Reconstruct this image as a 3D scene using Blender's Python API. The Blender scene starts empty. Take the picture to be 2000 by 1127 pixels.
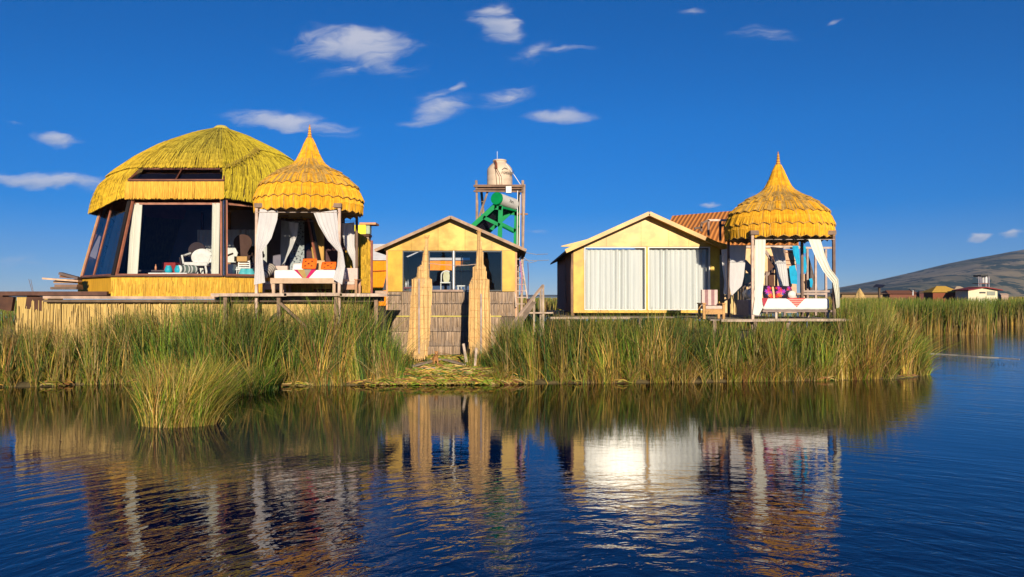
import bpy, math, random
import numpy as np
from mathutils import Vector, Matrix
random.seed(7); RS = np.random.RandomState(11)
R = math.radians
CAMH, F, HV = 2.4, 1450.0, 578.0
sc = bpy.context.scene
COL = sc.collection

# ------------------------------------------------------------------ camera
cd = bpy.data.cameras.new('camera'); cam = bpy.data.objects.new('camera', cd); COL.objects.link(cam)
cd.sensor_width = 36; cd.lens = 36*F/2000; cd.clip_start = 0.05; cd.clip_end = 20000
cam.location = (0, 0, CAMH); cam.rotation_euler = (R(90)+math.atan((HV-563.5)/F), 0, 0)
sc.camera = cam

# ------------------------------------------------------------------ sun, sky
SUN_AZ, SUN_EL = R(8.5), R(13.0)
sdir = Vector((math.sin(SUN_AZ)*math.cos(SUN_EL), -math.cos(SUN_AZ)*math.cos(SUN_EL), math.sin(SUN_EL)))
ld = bpy.data.lights.new('sun', 'SUN'); ld.energy = 5.0; ld.angle = R(0.53); ld.color = (1.0, 0.86, 0.66)
lo = bpy.data.objects.new('sun', ld); COL.objects.link(lo); lo.location = (20, -40, 30)
lo.rotation_euler = sdir.to_track_quat('Z', 'Y').to_euler()
world = bpy.data.worlds.new('World'); sc.world = world; world.use_nodes = True
sc.view_settings.view_transform = 'Standard'; sc.view_settings.look = 'None'
sc.view_settings.exposure = 0.35; sc.view_settings.gamma = 1.0

class G:
    """tiny node-graph helper"""
    def __init__(s, nt): s.nt = nt; s.N = nt.nodes; s.L = nt.links
    def n(s, t, **k):
        x = s.N.new(t)
        for a, b in k.items(): setattr(x, a, b)
        return x
    def put(s, sock, v):
        if isinstance(v, bpy.types.NodeSocket): s.L.new(v, sock)
        else: sock.default_value = v
    def m(s, op, a, b=None, c=None, clamp=False):
        x = s.n('ShaderNodeMath', operation=op, use_clamp=clamp)
        s.put(x.inputs[0], a)
        if b is not None: s.put(x.inputs[1], b)
        if c is not None: s.put(x.inputs[2], c)
        return x.outputs[0]
    def rng(s, v, a, b, c=0.0, d=1.0, smooth=False):
        x = s.n('ShaderNodeMapRange', interpolation_type='SMOOTHSTEP' if smooth else 'LINEAR')
        s.put(x.inputs[0], v)
        for i, q in enumerate((a, b, c, d)): s.put(x.inputs[i+1], q)
        return x.outputs[0]
    def mix(s, f, a, b, mode='MIX'):
        x = s.n('ShaderNodeMix', data_type='RGBA', blend_type=mode)
        s.put(x.inputs[0], f); s.put(x.inputs[6], a); s.put(x.inputs[7], b)
        return x.outputs[2]
    def noise(s, vec, scale, detail=3, rough=0.5, dist=0.0):
        x = s.n('ShaderNodeTexNoise'); s.put(x.inputs['Vector'], vec)
        x.inputs['Scale'].default_value = scale; x.inputs['Detail'].default_value = detail
        x.inputs['Roughness'].default_value = rough; x.inputs['Distortion'].default_value = dist
        return x.outputs[0]
    def comb(s, x, y, z=0.0):
        c = s.n('ShaderNodeCombineXYZ'); s.put(c.inputs[0], x); s.put(c.inputs[1], y); s.put(c.inputs[2], z)
        return c.outputs[0]

def c4(c): return (c[0], c[1], c[2], 1.0)

def build_world():
    g = G(world.node_tree); g.N.clear()
    out = g.n('ShaderNodeOutputWorld'); bg = g.n('ShaderNodeBackground')
    sky = g.n('ShaderNodeTexSky', sky_type='NISHITA')
    sky.sun_disc = False; sky.sun_elevation = SUN_EL; sky.sun_rotation = R(180)-SUN_AZ
    sky.altitude = 3800; sky.air_density = 1.0; sky.dust_density = 0.3; sky.ozone_density = 4.0
    hs = g.n('ShaderNodeHueSaturation'); hs.inputs['Hue'].default_value = 0.508; hs.inputs['Saturation'].default_value = 1.33; hs.inputs['Value'].default_value = 1.04
    g.L.new(sky.outputs[0], hs.inputs['Color'])
    tc = g.n('ShaderNodeTexCoord'); sep = g.n('ShaderNodeSeparateXYZ'); g.L.new(tc.outputs['Generated'], sep.inputs[0])
    y = g.m('MAXIMUM', sep.outputs[1], 0.08)
    U = g.m('DIVIDE', sep.outputs[0], y); V = g.m('DIVIDE', sep.outputs[2], y)
    # warp the direction a little so that the clouds get ragged wisps
    w1 = g.noise(g.comb(g.m('MULTIPLY', U, 7.0), g.m('MULTIPLY', V, 14.0), 3.1), 1.0, 4, 0.6)
    w2 = g.noise(g.comb(g.m('MULTIPLY', U, 7.0), g.m('MULTIPLY', V, 14.0), 9.7), 1.0, 4, 0.6)
    Uw = g.m('ADD', U, g.m('MULTIPLY', g.m('SUBTRACT', w1, 0.5), 0.10))
    Vw = g.m('ADD', V, g.m('MULTIPLY', g.m('SUBTRACT', w2, 0.5), 0.045))
    #  centre u, v, half sizes (in 1/1450 rad), tilt in deg (up to the right +), strength
    cl = [(680,88,175,38,-2,1.0),(745,118,95,30,-12,.75),(660,130,90,22,20,.45),(975,45,62,40,-28,1.1),(945,22,45,22,25,.7),
          (555,238,150,26,-5,.9),(620,250,70,14,5,.6),(100,262,58,20,-6,1.0),(115,278,40,12,0,.5),(85,352,180,19,-4,1.1),
          (860,215,78,30,15,.9),(820,238,62,14,4,.6),(888,172,26,9,20,.6),(1090,224,75,15,-3,.85),(985,185,75,22,12,.6),(1050,110,55,22,20,.5),
          (1120,98,75,9,5,.5),(1470,62,85,17,-4,.5),(1640,42,30,8,8,.5),(1350,20,40,8,0,.4),(840,190,60,16,10,.5),(1470,381,26,7,-4,.35),(1378,396,24,4,3,.6),(1918,463,30,9,3,1.1),(1985,457,32,12,8,1.15),
          (1048,447,40,7,0,.4),(1195,437,24,4,0,.3),(40,520,120,28,0,.35),(20,230,25,5,10,.3)]
    M = None; H = None
    for (u, v, rx, ry, tilt, st) in cl:
        cu, cv = (u-1000)/F, (HV-v)/F
        ca, sa = math.cos(R(tilt)), math.sin(R(tilt))
        dx = g.m('SUBTRACT', Uw, cu); dy = g.m('SUBTRACT', Vw, cv)
        a = g.m('MULTIPLY_ADD', dx, ca*F/rx, g.m('MULTIPLY', dy, sa*F/rx))
        b = g.m('MULTIPLY_ADD', dy, ca*F/ry, g.m('MULTIPLY', dx, -sa*F/ry))
        e = g.m('SQRT', g.m('MULTIPLY_ADD', a, a, g.m('MULTIPLY', b, b)))
        e = g.m('MULTIPLY', g.m('SUBTRACT', 1.15, e, clamp=True), st)
        hb = g.m('MULTIPLY', e, b)
        M = e if M is None else g.m('MAXIMUM', M, e)
        H = hb if H is None else g.m('ADD', H, hb)
    fine = g.noise(g.comb(g.m('MULTIPLY', g.m('ADD', Uw, g.m('MULTIPLY', Vw, 0.5)), 13.0), g.m('MULTIPLY', g.m('SUBTRACT', Vw, g.m('MULTIPLY', Uw, 0.12)), 52.0), 1.3), 1.0, 8, 0.60, 0.7)
    d = g.m('MULTIPLY_ADD', g.m('SUBTRACT', fine, 0.5), 2.6, g.m('MULTIPLY', M, 1.45))
    d = g.m('MULTIPLY', g.rng(d, 0.10, 1.45, 0, 1, True), g.rng(M, 0.0, 0.5, 0, 1, True))
    d = g.m('MULTIPLY', d, 0.72)
    d = g.m('MULTIPLY', d, g.rng(sep.outputs[1], 0.1, 0.3))
    br = g.m('ADD', g.rng(H, -0.55, 0.45, 0.0, 1.0), g.m('MULTIPLY', g.m('SUBTRACT', fine, 0.5), 0.9), clamp=True)
    ccol = g.mix(br, (2.8, 3.6, 5.4, 1), (6.6, 6.5, 6.9, 1))
    hz = g.mix(g.rng(sep.outputs[2], 0.0, 0.22, 0, 1), (.66,.60,.72,1), (1,1,1,1))
    col = g.mix(d, g.mix(1.0, hs.outputs[0], hz, 'MULTIPLY'), ccol)
    g.L.new(col, bg.inputs['Color']); bg.inputs['Strength'].default_value = 0.085
    g.L.new(bg.outputs[0], out.inputs[0])
    world.cycles.sampling_method = 'MANUAL'; world.cycles.sample_map_resolution = 512
build_world()

sc.cycles.max_bounces = 8; sc.cycles.diffuse_bounces = 3; sc.cycles.glossy_bounces = 4
sc.cycles.transparent_max_bounces = 12; sc.cycles.transmission_bounces = 4
sc.cycles.caustics_reflective = False; sc.cycles.caustics_refractive = False
sc.cycles.sample_clamp_indirect = 6.0

# ------------------------------------------------------------------ helpers
def at(u, v, Y): return Vector(((u-1000)/F*Y, Y, CAMH-(v-HV)/F*Y))
def ux(u, Y): return (u-1000)/F*Y
def vz(v, Y): return CAMH-(v-HV)/F*Y

ORG = {}
KD = 1.0      # the right-hand group stands this much further back than its first survey
def far(p): return (p[0]*KD, p[1]*KD, CAMH+(p[2]-CAMH)*KD)
def tag(o, label=None, cat=None, group=None, kind=None):
    if label: o['label'] = label
    if cat: o['category'] = cat
    if group: o['group'] = group
    if kind: o['kind'] = kind
    return o
def thing(name, loc, label, cat, group=None):
    loc = far(loc); o = bpy.data.objects.new(name, None); COL.objects.link(o); o.location = loc
    o.empty_display_size = 0.2; ORG[o.name] = Vector(loc); return tag(o, label, cat, group)

class MB:
    def __init__(s): s.v = []; s.f = []; s.c = []; s.mi = []; s.col = (1, 1, 1); s.m = 0
    def add(s, vs, fs, col=None):
        b = len(s.v); s.v += [tuple(p) for p in vs]
        cc = col or s.col; s.c += [cc]*len(vs)
        for f in fs: s.f.append(tuple(b+i for i in f)); s.mi.append(s.m)
        return s
    def box(s, x0, x1, y0, y1, z0, z1, col=None):
        return s.add([(x0,y0,z0),(x1,y0,z0),(x1,y1,z0),(x0,y1,z0),(x0,y0,z1),(x1,y0,z1),(x1,y1,z1),(x0,y1,z1)],
                     [(0,3,2,1),(4,5,6,7),(0,1,5,4),(1,2,6,5),(2,3,7,6),(3,0,4,7)], col)
    def beam(s, p0, p1, w, h=None, col=None, up=(0,0,1)):
        h = h or w; p0, p1 = Vector(p0), Vector(p1); d = (p1-p0).normalized()
        a = d.cross(Vector(up))
        if a.length < 1e-3: a = d.cross(Vector((0,1,0)))
        a.normalize(); b = a.cross(d).normalized(); a *= w/2; b *= h/2
        vs = [p0-a-b, p0+a-b, p0+a+b, p0-a+b, p1-a-b, p1+a-b, p1+a+b, p1-a+b]
        return s.add(vs, [(3,2,1,0),(4,5,6,7),(0,1,5,4),(1,2,6,5),(2,3,7,6),(3,0,4,7)], col)
    def tube(s, pts, r, n=6, col=None, cap=True):
        pts = [Vector(p) for p in pts]
        rs = r if isinstance(r, (list, tuple)) else [r]*len(pts)
        vs = []; fs = []
        for i, p in enumerate(pts):
            d = (pts[min(i+1, len(pts)-1)]-pts[max(i-1, 0)]).normalized()
            a = d.cross(Vector((0,0,1)))
            if a.length < 1e-2: a = d.cross(Vector((0,1,0)))
            a.normalize(); b = d.cross(a).normalized()
            for k in range(n):
                t = 2*math.pi*k/n; vs.append(p+(a*math.cos(t)+b*math.sin(t))*rs[i])
        for i in range(len(pts)-1):
            for k in range(n): fs.append((i*n+k, i*n+(k+1)%n, (i+1)*n+(k+1)%n, (i+1)*n+k))
        if cap: fs.append(tuple(range(n))[::-1]); fs.append(tuple((len(pts)-1)*n+k for k in range(n)))
        return s.add(vs, fs, col)
    def lathe(s, prof, c, n=24, col=None, sq=None):
        vs = []; fs = []
        for (r, z) in prof:
            for k in range(n):
                t = 2*math.pi*k/n; vs.append((c[0]+r*math.cos(t), c[1]+r*math.sin(t), c[2]+z))
        for i in range(len(prof)-1):
            for k in range(n): fs.append((i*n+k, i*n+(k+1)%n, (i+1)*n+(k+1)%n, (i+1)*n+k))
        fs.append(tuple(range(n))[::-1]); fs.append(tuple((len(prof)-1)*n+k for k in range(n)))
        return s.add(vs, fs, col)
    def grid(s, fn, nu, nv, col=None):
        vs = [fn(i/nu, j/nv) for j in range(nv+1) for i in range(nu+1)]
        fs = [(j*(nu+1)+i, j*(nu+1)+i+1, (j+1)*(nu+1)+i+1, (j+1)*(nu+1)+i) for j in range(nv) for i in range(nu)]
        return s.add(vs, fs, col)
    def prism(s, out, y0, y1, col=None):
        n = len(out); vs = [(x, y0, z) for x, z in out]+[(x, y1, z) for x, z in out]
        fs = [tuple(range(n)), tuple(range(n, 2*n))[::-1]]+[(i, i+n, (i+1)%n+n, (i+1)%n) for i in range(n)]
        return s.add(vs, fs, col)
    def build(s, name, mats, parent=None, smooth=False, bevel=0, solid=0):
        o0 = Vector((0,0,0)); p = parent
        while p is not None:
            if p.name in ORG: o0 = ORG[p.name]; break
            p = p.parent
        me = bpy.data.meshes.new(name)
        me.from_pydata([(x-o0.x, y-o0.y, z-o0.z) for x, y, z in map(far, s.v)], [], s.f)
        if not isinstance(mats, (list, tuple)): mats = [mats]
        for m in mats: me.materials.append(m)
        if len(mats) > 1: me.polygons.foreach_set('material_index', s.mi)
        ca = me.color_attributes.new('col', 'FLOAT_COLOR', 'POINT')
        ca.data.foreach_set('color', np.array([(c[0], c[1], c[2], 1.0) for c in s.c], dtype=np.float32).ravel())
        if smooth: me.polygons.foreach_set('use_smooth', [True]*len(me.polygons))
        me.update()
        o = bpy.data.objects.new(name, me); COL.objects.link(o)
        if parent is not None: o.parent = parent
        if bevel:
            b = o.modifiers.new('bevel', 'BEVEL'); b.width = bevel; b.segments = 2; b.limit_method = 'ANGLE'
        if solid:
            b = o.modifiers.new('solid', 'SOLIDIFY'); b.thickness = solid; b.offset = 0
        return o

def npmesh(name, V, Fc, C, mat, parent=None):
    """V (n,3), Fc (m,4) int, C (n,3)"""
    me = bpy.data.meshes.new(name)
    me.vertices.add(len(V)); me.vertices.foreach_set('co', V.astype(np.float32).ravel())
    m = len(Fc); me.loops.add(m*4); me.loops.foreach_set('vertex_index', Fc.astype(np.int32).ravel())
    me.polygons.add(m); me.polygons.foreach_set('loop_start', np.arange(0, m*4, 4, dtype=np.int32))
    me.polygons.foreach_set('loop_total', np.full(m, 4, dtype=np.int32))
    me.update(calc_edges=True)
    ca = me.color_attributes.new('col', 'FLOAT_COLOR', 'POINT')
    ca.data.foreach_set('color', np.concatenate([C, np.ones((len(C), 1))], 1).astype(np.float32).ravel())
    me.materials.append(mat)
    o = bpy.data.objects.new(name, me); COL.objects.link(o)
    if parent is not None: o.parent = parent
    return o

# ------------------------------------------------------------------ materials
def mat(name, c1, c2=None, sc_=(4,4,4), rough=0.8, bump=0.0, metal=0.0, attr=False, detail=4, spec=0.3, transl=0.0, lo_=0.35, hi_=0.65, noise=1.0, dirt=None):
    m = bpy.data.materials.new(name); m.use_nodes = True; g = G(m.node_tree); g.N.clear()
    out = g.n('ShaderNodeOutputMaterial'); b = g.n('ShaderNodeBsdfPrincipled')
    tc = g.n('ShaderNodeTexCoord'); mp = g.n('ShaderNodeMapping'); g.L.new(tc.outputs['Object'], mp.inputs[0])
    mp.inputs['Scale'].default_value = sc_
    nz = g.noise(mp.outputs[0], noise, detail, 0.6)
    f = g.rng(nz, lo_, hi_)
    col = g.mix(f, c4(c1), c4(c2 or tuple(x*0.75 for x in c1)))
    if attr:
        at_ = g.n('ShaderNodeAttribute', attribute_name='col'); col = g.mix(1.0, at_.outputs['Color'], col, 'MULTIPLY')
    if dirt:
        n2 = g.noise(tc.outputs['Object'], dirt[1], 5, 0.65)
        col = g.mix(g.rng(n2, dirt[2], dirt[3]), col, c4(dirt[0]))
    g.L.new(col, b.inputs['Base Color'])
    b.inputs['Roughness'].default_value = rough; b.inputs['Metallic'].default_value = metal
    b.inputs['Specular IOR Level'].default_value = spec
    if bump:
        bp = g.n('ShaderNodeBump'); bp.inputs['Strength'].default_value = 1.0; bp.inputs['Distance'].default_value = bump
        g.L.new(nz, bp.inputs['Height']); g.L.new(bp.outputs[0], b.inputs['Normal'])
    if transl:
        t = g.n('ShaderNodeBsdfTranslucent'); g.L.new(col, t.inputs[0]); mx = g.n('ShaderNodeMixShader')
        mx.inputs[0].default_value = transl; g.L.new(b.outputs[0], mx.inputs[1]); g.L.new(t.outputs[0], mx.inputs[2])
        g.L.new(mx.outputs[0], out.inputs[0])
    else: g.L.new(b.outputs[0], out.inputs[0])
    return m

M = {}
W1 = (1, 1, 1)
M['reed'] = mat('reed', W1, (.75,.75,.75), (9,9,1.2), 0.62, attr=True, transl=0.28)
M['thatch'] = mat('thatch', W1, (.7,.66,.6), (14,14,3), 0.75, attr=True, bump=0.01)
M['thatch_under'] = mat('thatch_under', (.16,.11,.035), (.08,.055,.02), (20,20,3), 0.9)
M['straw_wall'] = mat('straw_wall', (.62,.44,.15), (.42,.28,.085), (38,38,1.3), 0.8, bump=0.03, attr=True)
M['yellow_straw'] = mat('yellow_straw', (.66,.39,.035), (.44,.25,.02), (34,34,1.6), 0.75, bump=0.02, attr=True)
M['grey_reedwall'] = mat('grey_reedwall', (.38,.29,.22), (.13,.095,.075), (36,36,1.0), 0.85, bump=0.03, attr=True)
M['ply'] = mat('ply', (.62,.39,.030), (.46,.26,.018), (1.6,1.6,1.2), 0.42, spec=0.3, detail=6, attr=True, lo_=.4, hi_=.6, dirt=((.30,.17,.03), 1.4, .56, .75))
M['ply_gold'] = mat('ply_gold', (.70,.45,.075), (.44,.25,.02), (1.1,1.1,1.6), 0.36, spec=0.35, detail=6, attr=True, lo_=.4, hi_=.58, dirt=((.40,.22,.03), 1.1, .55, .78))
M['wood_grey'] = mat('wood_grey', (.36,.31,.27), (.21,.18,.155), (3,3,3), 0.85, bump=0.005, attr=True)
M['wood_pale'] = mat('wood_pale', (.55,.40,.28), (.42,.29,.19), (3,3,3), 0.75, attr=True)
M['wood_dark'] = mat('wood_dark', (.10,.055,.035), (.055,.03,.022), (3,3,3), 0.7, attr=True)
M['wood_red'] = mat('wood_red', (.24,.09,.055), (.15,.055,.035), (4,4,4), 0.5, attr=True)
M['wood_honey'] = mat('wood_honey', (.50,.27,.085), (.38,.19,.055), (3,3,8), 0.55, attr=True)
M['cloth_white'] = mat('cloth_white', (.72,.71,.70), (.64,.62,.62), (6,6,2), 0.9, transl=0.25, spec=0.1)
M['cloth_cream'] = mat('cloth_cream', (.80,.79,.68), (.72,.70,.58), (6,6,1), 0.9, transl=0.15, spec=0.1)
M['tan_cloth'] = mat('tan_cloth', (.46,.30,.20), (.36,.23,.15), (6,6,1), .9, spec=.1)
M['beads'] = mat('beads', (.38,.42,.42), (.05,.05,.06), (16,16,14), .9, lo_=.56, hi_=.6, detail=1)
M['drape'] = mat('drape', (.76,.77,.72), (.68,.70,.66), (6,6,.6), 0.9, transl=0.1, spec=0.1)
M['mattress'] = mat('mattress', (.80,.78,.74), (.72,.69,.65), (5,5,5), 0.9, bump=0.02, spec=0.1)
M['cushion_beige'] = mat('cushion_beige', (.62,.48,.40), (.50,.38,.31), (12,12,12), 0.9, spec=0.1)
M['paint'] = mat('paint', W1, (.86,.86,.86), (3,3,3), 0.5, attr=True)
M['matte'] = mat('matte', W1, (.8,.8,.8), (7,7,7), 0.88, attr=True, spec=0.15)
M['metal_green'] = mat('metal_green', (.0,.27,.075), (.0,.20,.06), (3,3,3), 0.6, spec=0.15)
M['tank'] = mat('tank', (.66,.52,.38), (.58,.45,.33), (2,2,2), 0.5, dirt=((.42,.32,.24), 2.0, .55, .8))
M['ground'] = mat('ground', (.16,.12,.05), (.07,.055,.025), (2,2,2), 0.95, bump=0.05)
M['wood_black'] = mat('wood_black', (.02,.016,.014), (.012,.01,.01), (3,3,3), 0.6)

def glass_mat(name, tint=(.9,.93,.95), ior=1.5, extra=0.0, rough=0.01):
    m = bpy.data.materials.new(name); m.use_nodes = True; g = G(m.node_tree); g.N.clear()
    out = g.n('ShaderNodeOutputMaterial'); tr = g.n('ShaderNodeBsdfTransparent'); tr.inputs[0].default_value = c4(tint)
    gl = g.n('ShaderNodeBsdfGlossy'); gl.inputs['Roughness'].default_value = rough
    fr = g.n('ShaderNodeFresnel'); fr.inputs[0].default_value = ior
    mx = g.n('ShaderNodeMixShader'); f = g.m('ADD', fr.outputs[0], extra, clamp=True)
    g.L.new(f, mx.inputs[0]); g.L.new(tr.outputs[0], mx.inputs[1]); g.L.new(gl.outputs[0], mx.inputs[2])
    g.L.new(mx.outputs[0], out.inputs[0]); return m
M['glass'] = glass_mat('glass', (.93,.95,.96), 1.5, 0.0)
M['glass_soft'] = glass_mat('glass_soft', (.93,.94,.95), 1.15, 0.0, 0.17)
M['glass_dark'] = glass_mat('glass_dark', (.30,.34,.42), 1.6, 0.04)

def water_mat():
    m = bpy.data.materials.new('water'); m.use_nodes = True; g = G(m.node_tree); g.N.clear()
    out = g.n('ShaderNodeOutputMaterial'); b = g.n('ShaderNodeBsdfPrincipled')
    geo = g.n('ShaderNodeNewGeometry'); sep = g.n('ShaderNodeSeparateXYZ'); g.L.new(geo.outputs['Position'], sep.inputs[0])
    X, Y = sep.outputs[0], sep.outputs[1]
    # arcs of a wake spreading from a boat just this side of the water
    dx = g.m('SUBTRACT', X, 1.6); dy = g.m('SUBTRACT', Y, 3.2)
    r = g.m('SQRT', g.m('MULTIPLY_ADD', dx, dx, g.m('MULTIPLY', dy, dy)))
    th = g.m('ARCTAN2', dx, dy)
    v1 = g.comb(g.m('MULTIPLY', r, 5.0), g.m('MULTIPLY', th, 11.0), 0.0)
    n1 = g.noise(v1, 1.0, 3, 0.55, 0.5)
    v2 = g.comb(g.m('MULTIPLY', r, 1.6), g.m('MULTIPLY', th, 4.0), 4.0)
    n2 = g.noise(v2, 1.0, 2, 0.5, 0.3)
    v3 = g.comb(g.m('MULTIPLY', X, 5.0), g.m('MULTIPLY', Y, 9.0), 2.0)
    n3 = g.noise(v3, 1.0, 3, 0.55)
    big = g.noise(g.comb(g.m('MULTIPLY', X, 0.22), g.m('MULTIPLY', Y, 0.30), 7.0), 1.0, 2, 0.5)
    near = g.rng(g.m('ADD', Y, g.m('MULTIPLY', big, 5.0)), 15.5, 9.0, 0.0, 1.0, True)
    right = g.rng(X, 5.5, 9.0, 0.0, 0.45, True)
    amp = g.m('MAXIMUM', near, right)
    amp = g.m('MAXIMUM', amp, 0.05)
    h = g.m('MULTIPLY', g.m('MULTIPLY', n1, 0.0145), amp)
    h = g.m('MULTIPLY_ADD', g.m('MULTIPLY', n2, 0.016), amp, h)
    h = g.m('MULTIPLY_ADD', n3, 0.0012, h)
    bp = g.n('ShaderNodeBump'); bp.inputs['Strength'].default_value = 1.0; bp.inputs['Distance'].default_value = 1.0
    g.L.new(h, bp.inputs['Height']); g.L.new(bp.outputs[0], b.inputs['Normal'])
    # peaty shallows near the reeds, clear blue depth further out
    sh = g.rng(Y, 11.0, 17.0, 0.0, 1.0, True)
    sh = g.m('MULTIPLY', sh, g.rng(X, 9.0, 13.0, 1.0, 0.0, True))
    col = g.mix(sh, (.0008,.006,.035,1), (.008,.006,.002,1))
    g.L.new(col, b.inputs['Base Color']); b.inputs['Roughness'].default_value = 0.0
    b.inputs['IOR'].default_value = 1.42; b.inputs['Specular IOR Level'].default_value = 0.5
    g.L.new(b.outputs[0], out.inputs[0]); return m
M['water'] = water_mat()

# ------------------------------------------------------------------ water, terrain
mb = MB()
S = 9000
mb.add([(-S,-60,0),(S,-60,0),(S,S,0),(-S,S,0)], [(0,1,2,3)])
wo = mb.build('water', M['water']); tag(wo, 'dark blue rippled lake water reflecting the huts', 'water', kind='structure')

def vnoise(x, y, seed=0):
    xi = np.floor(x).astype(int); yi = np.floor(y).astype(int); xf = x-xi; yf = y-yi
    def h(a, b):
        n = (a*374761393+b*668265263+seed*1442695041) & 0x7fffffff
        n = ((n ^ (n >> 13))*1274126177) & 0x7fffffff
        return ((n ^ (n >> 16)) & 0xffff)/65535.0
    sx = xf*xf*(3-2*xf); sy = yf*yf*(3-2*yf)
    return (h(xi,yi)*(1-sx)+h(xi+1,yi)*sx)*(1-sy)+(h(xi,yi+1)*(1-sx)+h(xi+1,yi+1)*sx)*sy
def tuft(x, y, size, seed):
    """one random number per tuft-sized cell"""
    a = np.floor((x+RS.normal(0, size*.22, len(x)))/size).astype(int); b = np.floor((y+RS.normal(0, size*.22, len(x)))/size/1.3+.5*(a % 2)).astype(int)
    n = (a*374761393+b*668265263+seed*1442695041) & 0x7fffffff; n = ((n ^ (n >> 13))*1274126177) & 0x7fffffff; n = ((n ^ (n >> 15))*2246822519) & 0x7fffffff
    return ((n ^ (n >> 16)) & 0xffff)/65535.0
def fbm(x, y, o=5, seed=0):
    t = 0; a = 0.5
    for i in range(o): t = t+a*vnoise(x*2**i+17*i, y*2**i+9*i, seed+i); a *= 0.5
    return t
EDGE = [(-700,757),(0,757),(100,755),(150,752),(230,750),(330,750),(440,764),(500,763),(560,754),(780,752),(1000,750),(1300,748),(1600,744),(1760,740),(1812,733)]
EU = np.array([e[0] for e in EDGE], float); EY = CAMH*F/(np.array([e[1] for e in EDGE], float)-HV)
def edgeY(u): return np.interp(u, EU, EY)

def ground_z(X, Y): 
    return 0.10+0.040*np.clip(Y-20.5, 0, 7)
def build_ground():
    us = np.linspace(-700, 1812, 120); ts = np.concatenate([[0, .12, .4, .8], np.linspace(1.4, 40, 28)])
    U, T = np.meshgrid(us, ts); E = edgeY(U)
    Y = E+T; X = (U-1000)/F*Y
    Xe = (U-1000)/F*E; X = np.where(U > 1500, np.where(T < 12, X, (U-1000)/F*(E+12)+(T-12)*0.02), X)
    Z = ground_z(X, Y)+0.10*(fbm(X*1.3, Y*1.3, 4)-0.5); Z[0] = -0.08; Z[1] = 0.03; Z[2] = np.minimum(Z[2], .08)
    Z[-1] = -0.1; Z[:, -1] = -0.08
    V = np.stack([X, Y, Z], -1).reshape(-1, 3); n, m = U.shape
    i = np.arange(n-1)[:, None]*m+np.arange(m-1)[None]
    Fc = np.stack([i, i+1, i+m+1, i+m], -1).reshape(-1, 4)
    o = npmesh('ground', V, Fc, np.ones((len(V), 3)), M['ground']); tag(o, 'peaty brown island bank under the reeds', 'ground', kind='structure')
build_ground()

def hill_mat():
    m = bpy.data.materials.new('hills'); m.use_nodes = True; g = G(m.node_tree); g.N.clear()
    out = g.n('ShaderNodeOutputMaterial'); b = g.n('ShaderNodeBsdfPrincipled'); b.inputs['Roughness'].default_value = 1; b.inputs['Specular IOR Level'].default_value = 0
    geo = g.n('ShaderNodeNewGeometry'); mp = g.n('ShaderNodeMapping'); mp.inputs['Scale'].default_value = (1, .45, 1.4); g.L.new(geo.outputs['Position'], mp.inputs[0])
    a = g.noise(mp.outputs[0], 0.006, 5, 0.6); c = g.noise(mp.outputs[0], 0.016, 8, 0.70, 0.8)
    col = g.mix(g.rng(a, .40, .60), (.36,.28,.16,1), (.17,.16,.09,1))
    col = g.mix(g.rng(c, .50, .54), col, (.05,.075,.055,1))
    g.L.new(col, b.inputs['Base Color']); g.L.new(b.outputs[0], out.inputs[0]); return m
M['hills'] = hill_mat()
def build_hills():
    def make(name, u0, u1, prof, Y0, Y1, nu, nv, label, rough):
        us = np.linspace(u0, u1, nu); tt = np.linspace(0, 1, nv)
        U, T = np.meshgrid(us, tt); Y = Y0+(Y1-Y0)*T; X = (U-1000)/F*Y
        top = np.interp(U, [p[0] for p in prof], [p[1] for p in prof])
        zt = (HV-top)/F*Y1
        Z = zt*np.power(T, 0.85)*(1+rough*(fbm(X/240, Y/300, 6, 3)-0.5)*(1-T)*2)+zt*0.02*(fbm(X/60, Y/60, 4, 5)-.5)
        Z = Z-1.5
        V = np.stack([X, Y, Z], -1).reshape(-1, 3); n, m = U.shape
        V = np.concatenate([V, np.stack([X[-1], Y[-1]+900, X[-1]*0-5], -1)]); n += 1
        i = np.arange(n-1)[:, None]*m+np.arange(m-1)[None]
        Fc = np.stack([i, i+1, i+m+1, i+m], -1).reshape(-1, 4)
        o = npmesh(name, V, Fc, np.ones((len(V), 3)), M['hills']); tag(o, label, 'hill', kind='structure')
        o.data.polygons.foreach_set('use_smooth', [True]*len(o.data.polygons))
    make('hills', 1560, 2900, [(1560,577),(1640,562),(1700,549),(1780,530),(1850,513),(1900,503),(1950,494),(2000,485),(2200,462),(2900,440)], 1500, 2600, 220, 70, 'long grassy olive hill rising behind the far reeds', 0.55)
    make('distant_hills', -900, 1400, [(-900,566),(-200,568),(0,571),(40,573),(300,573),(900,575),(1060,574),(1400,575)], 3000, 3400, 120, 6, 'low blue hills along the horizon across the lake', 0.3)
build_hills()

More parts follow.
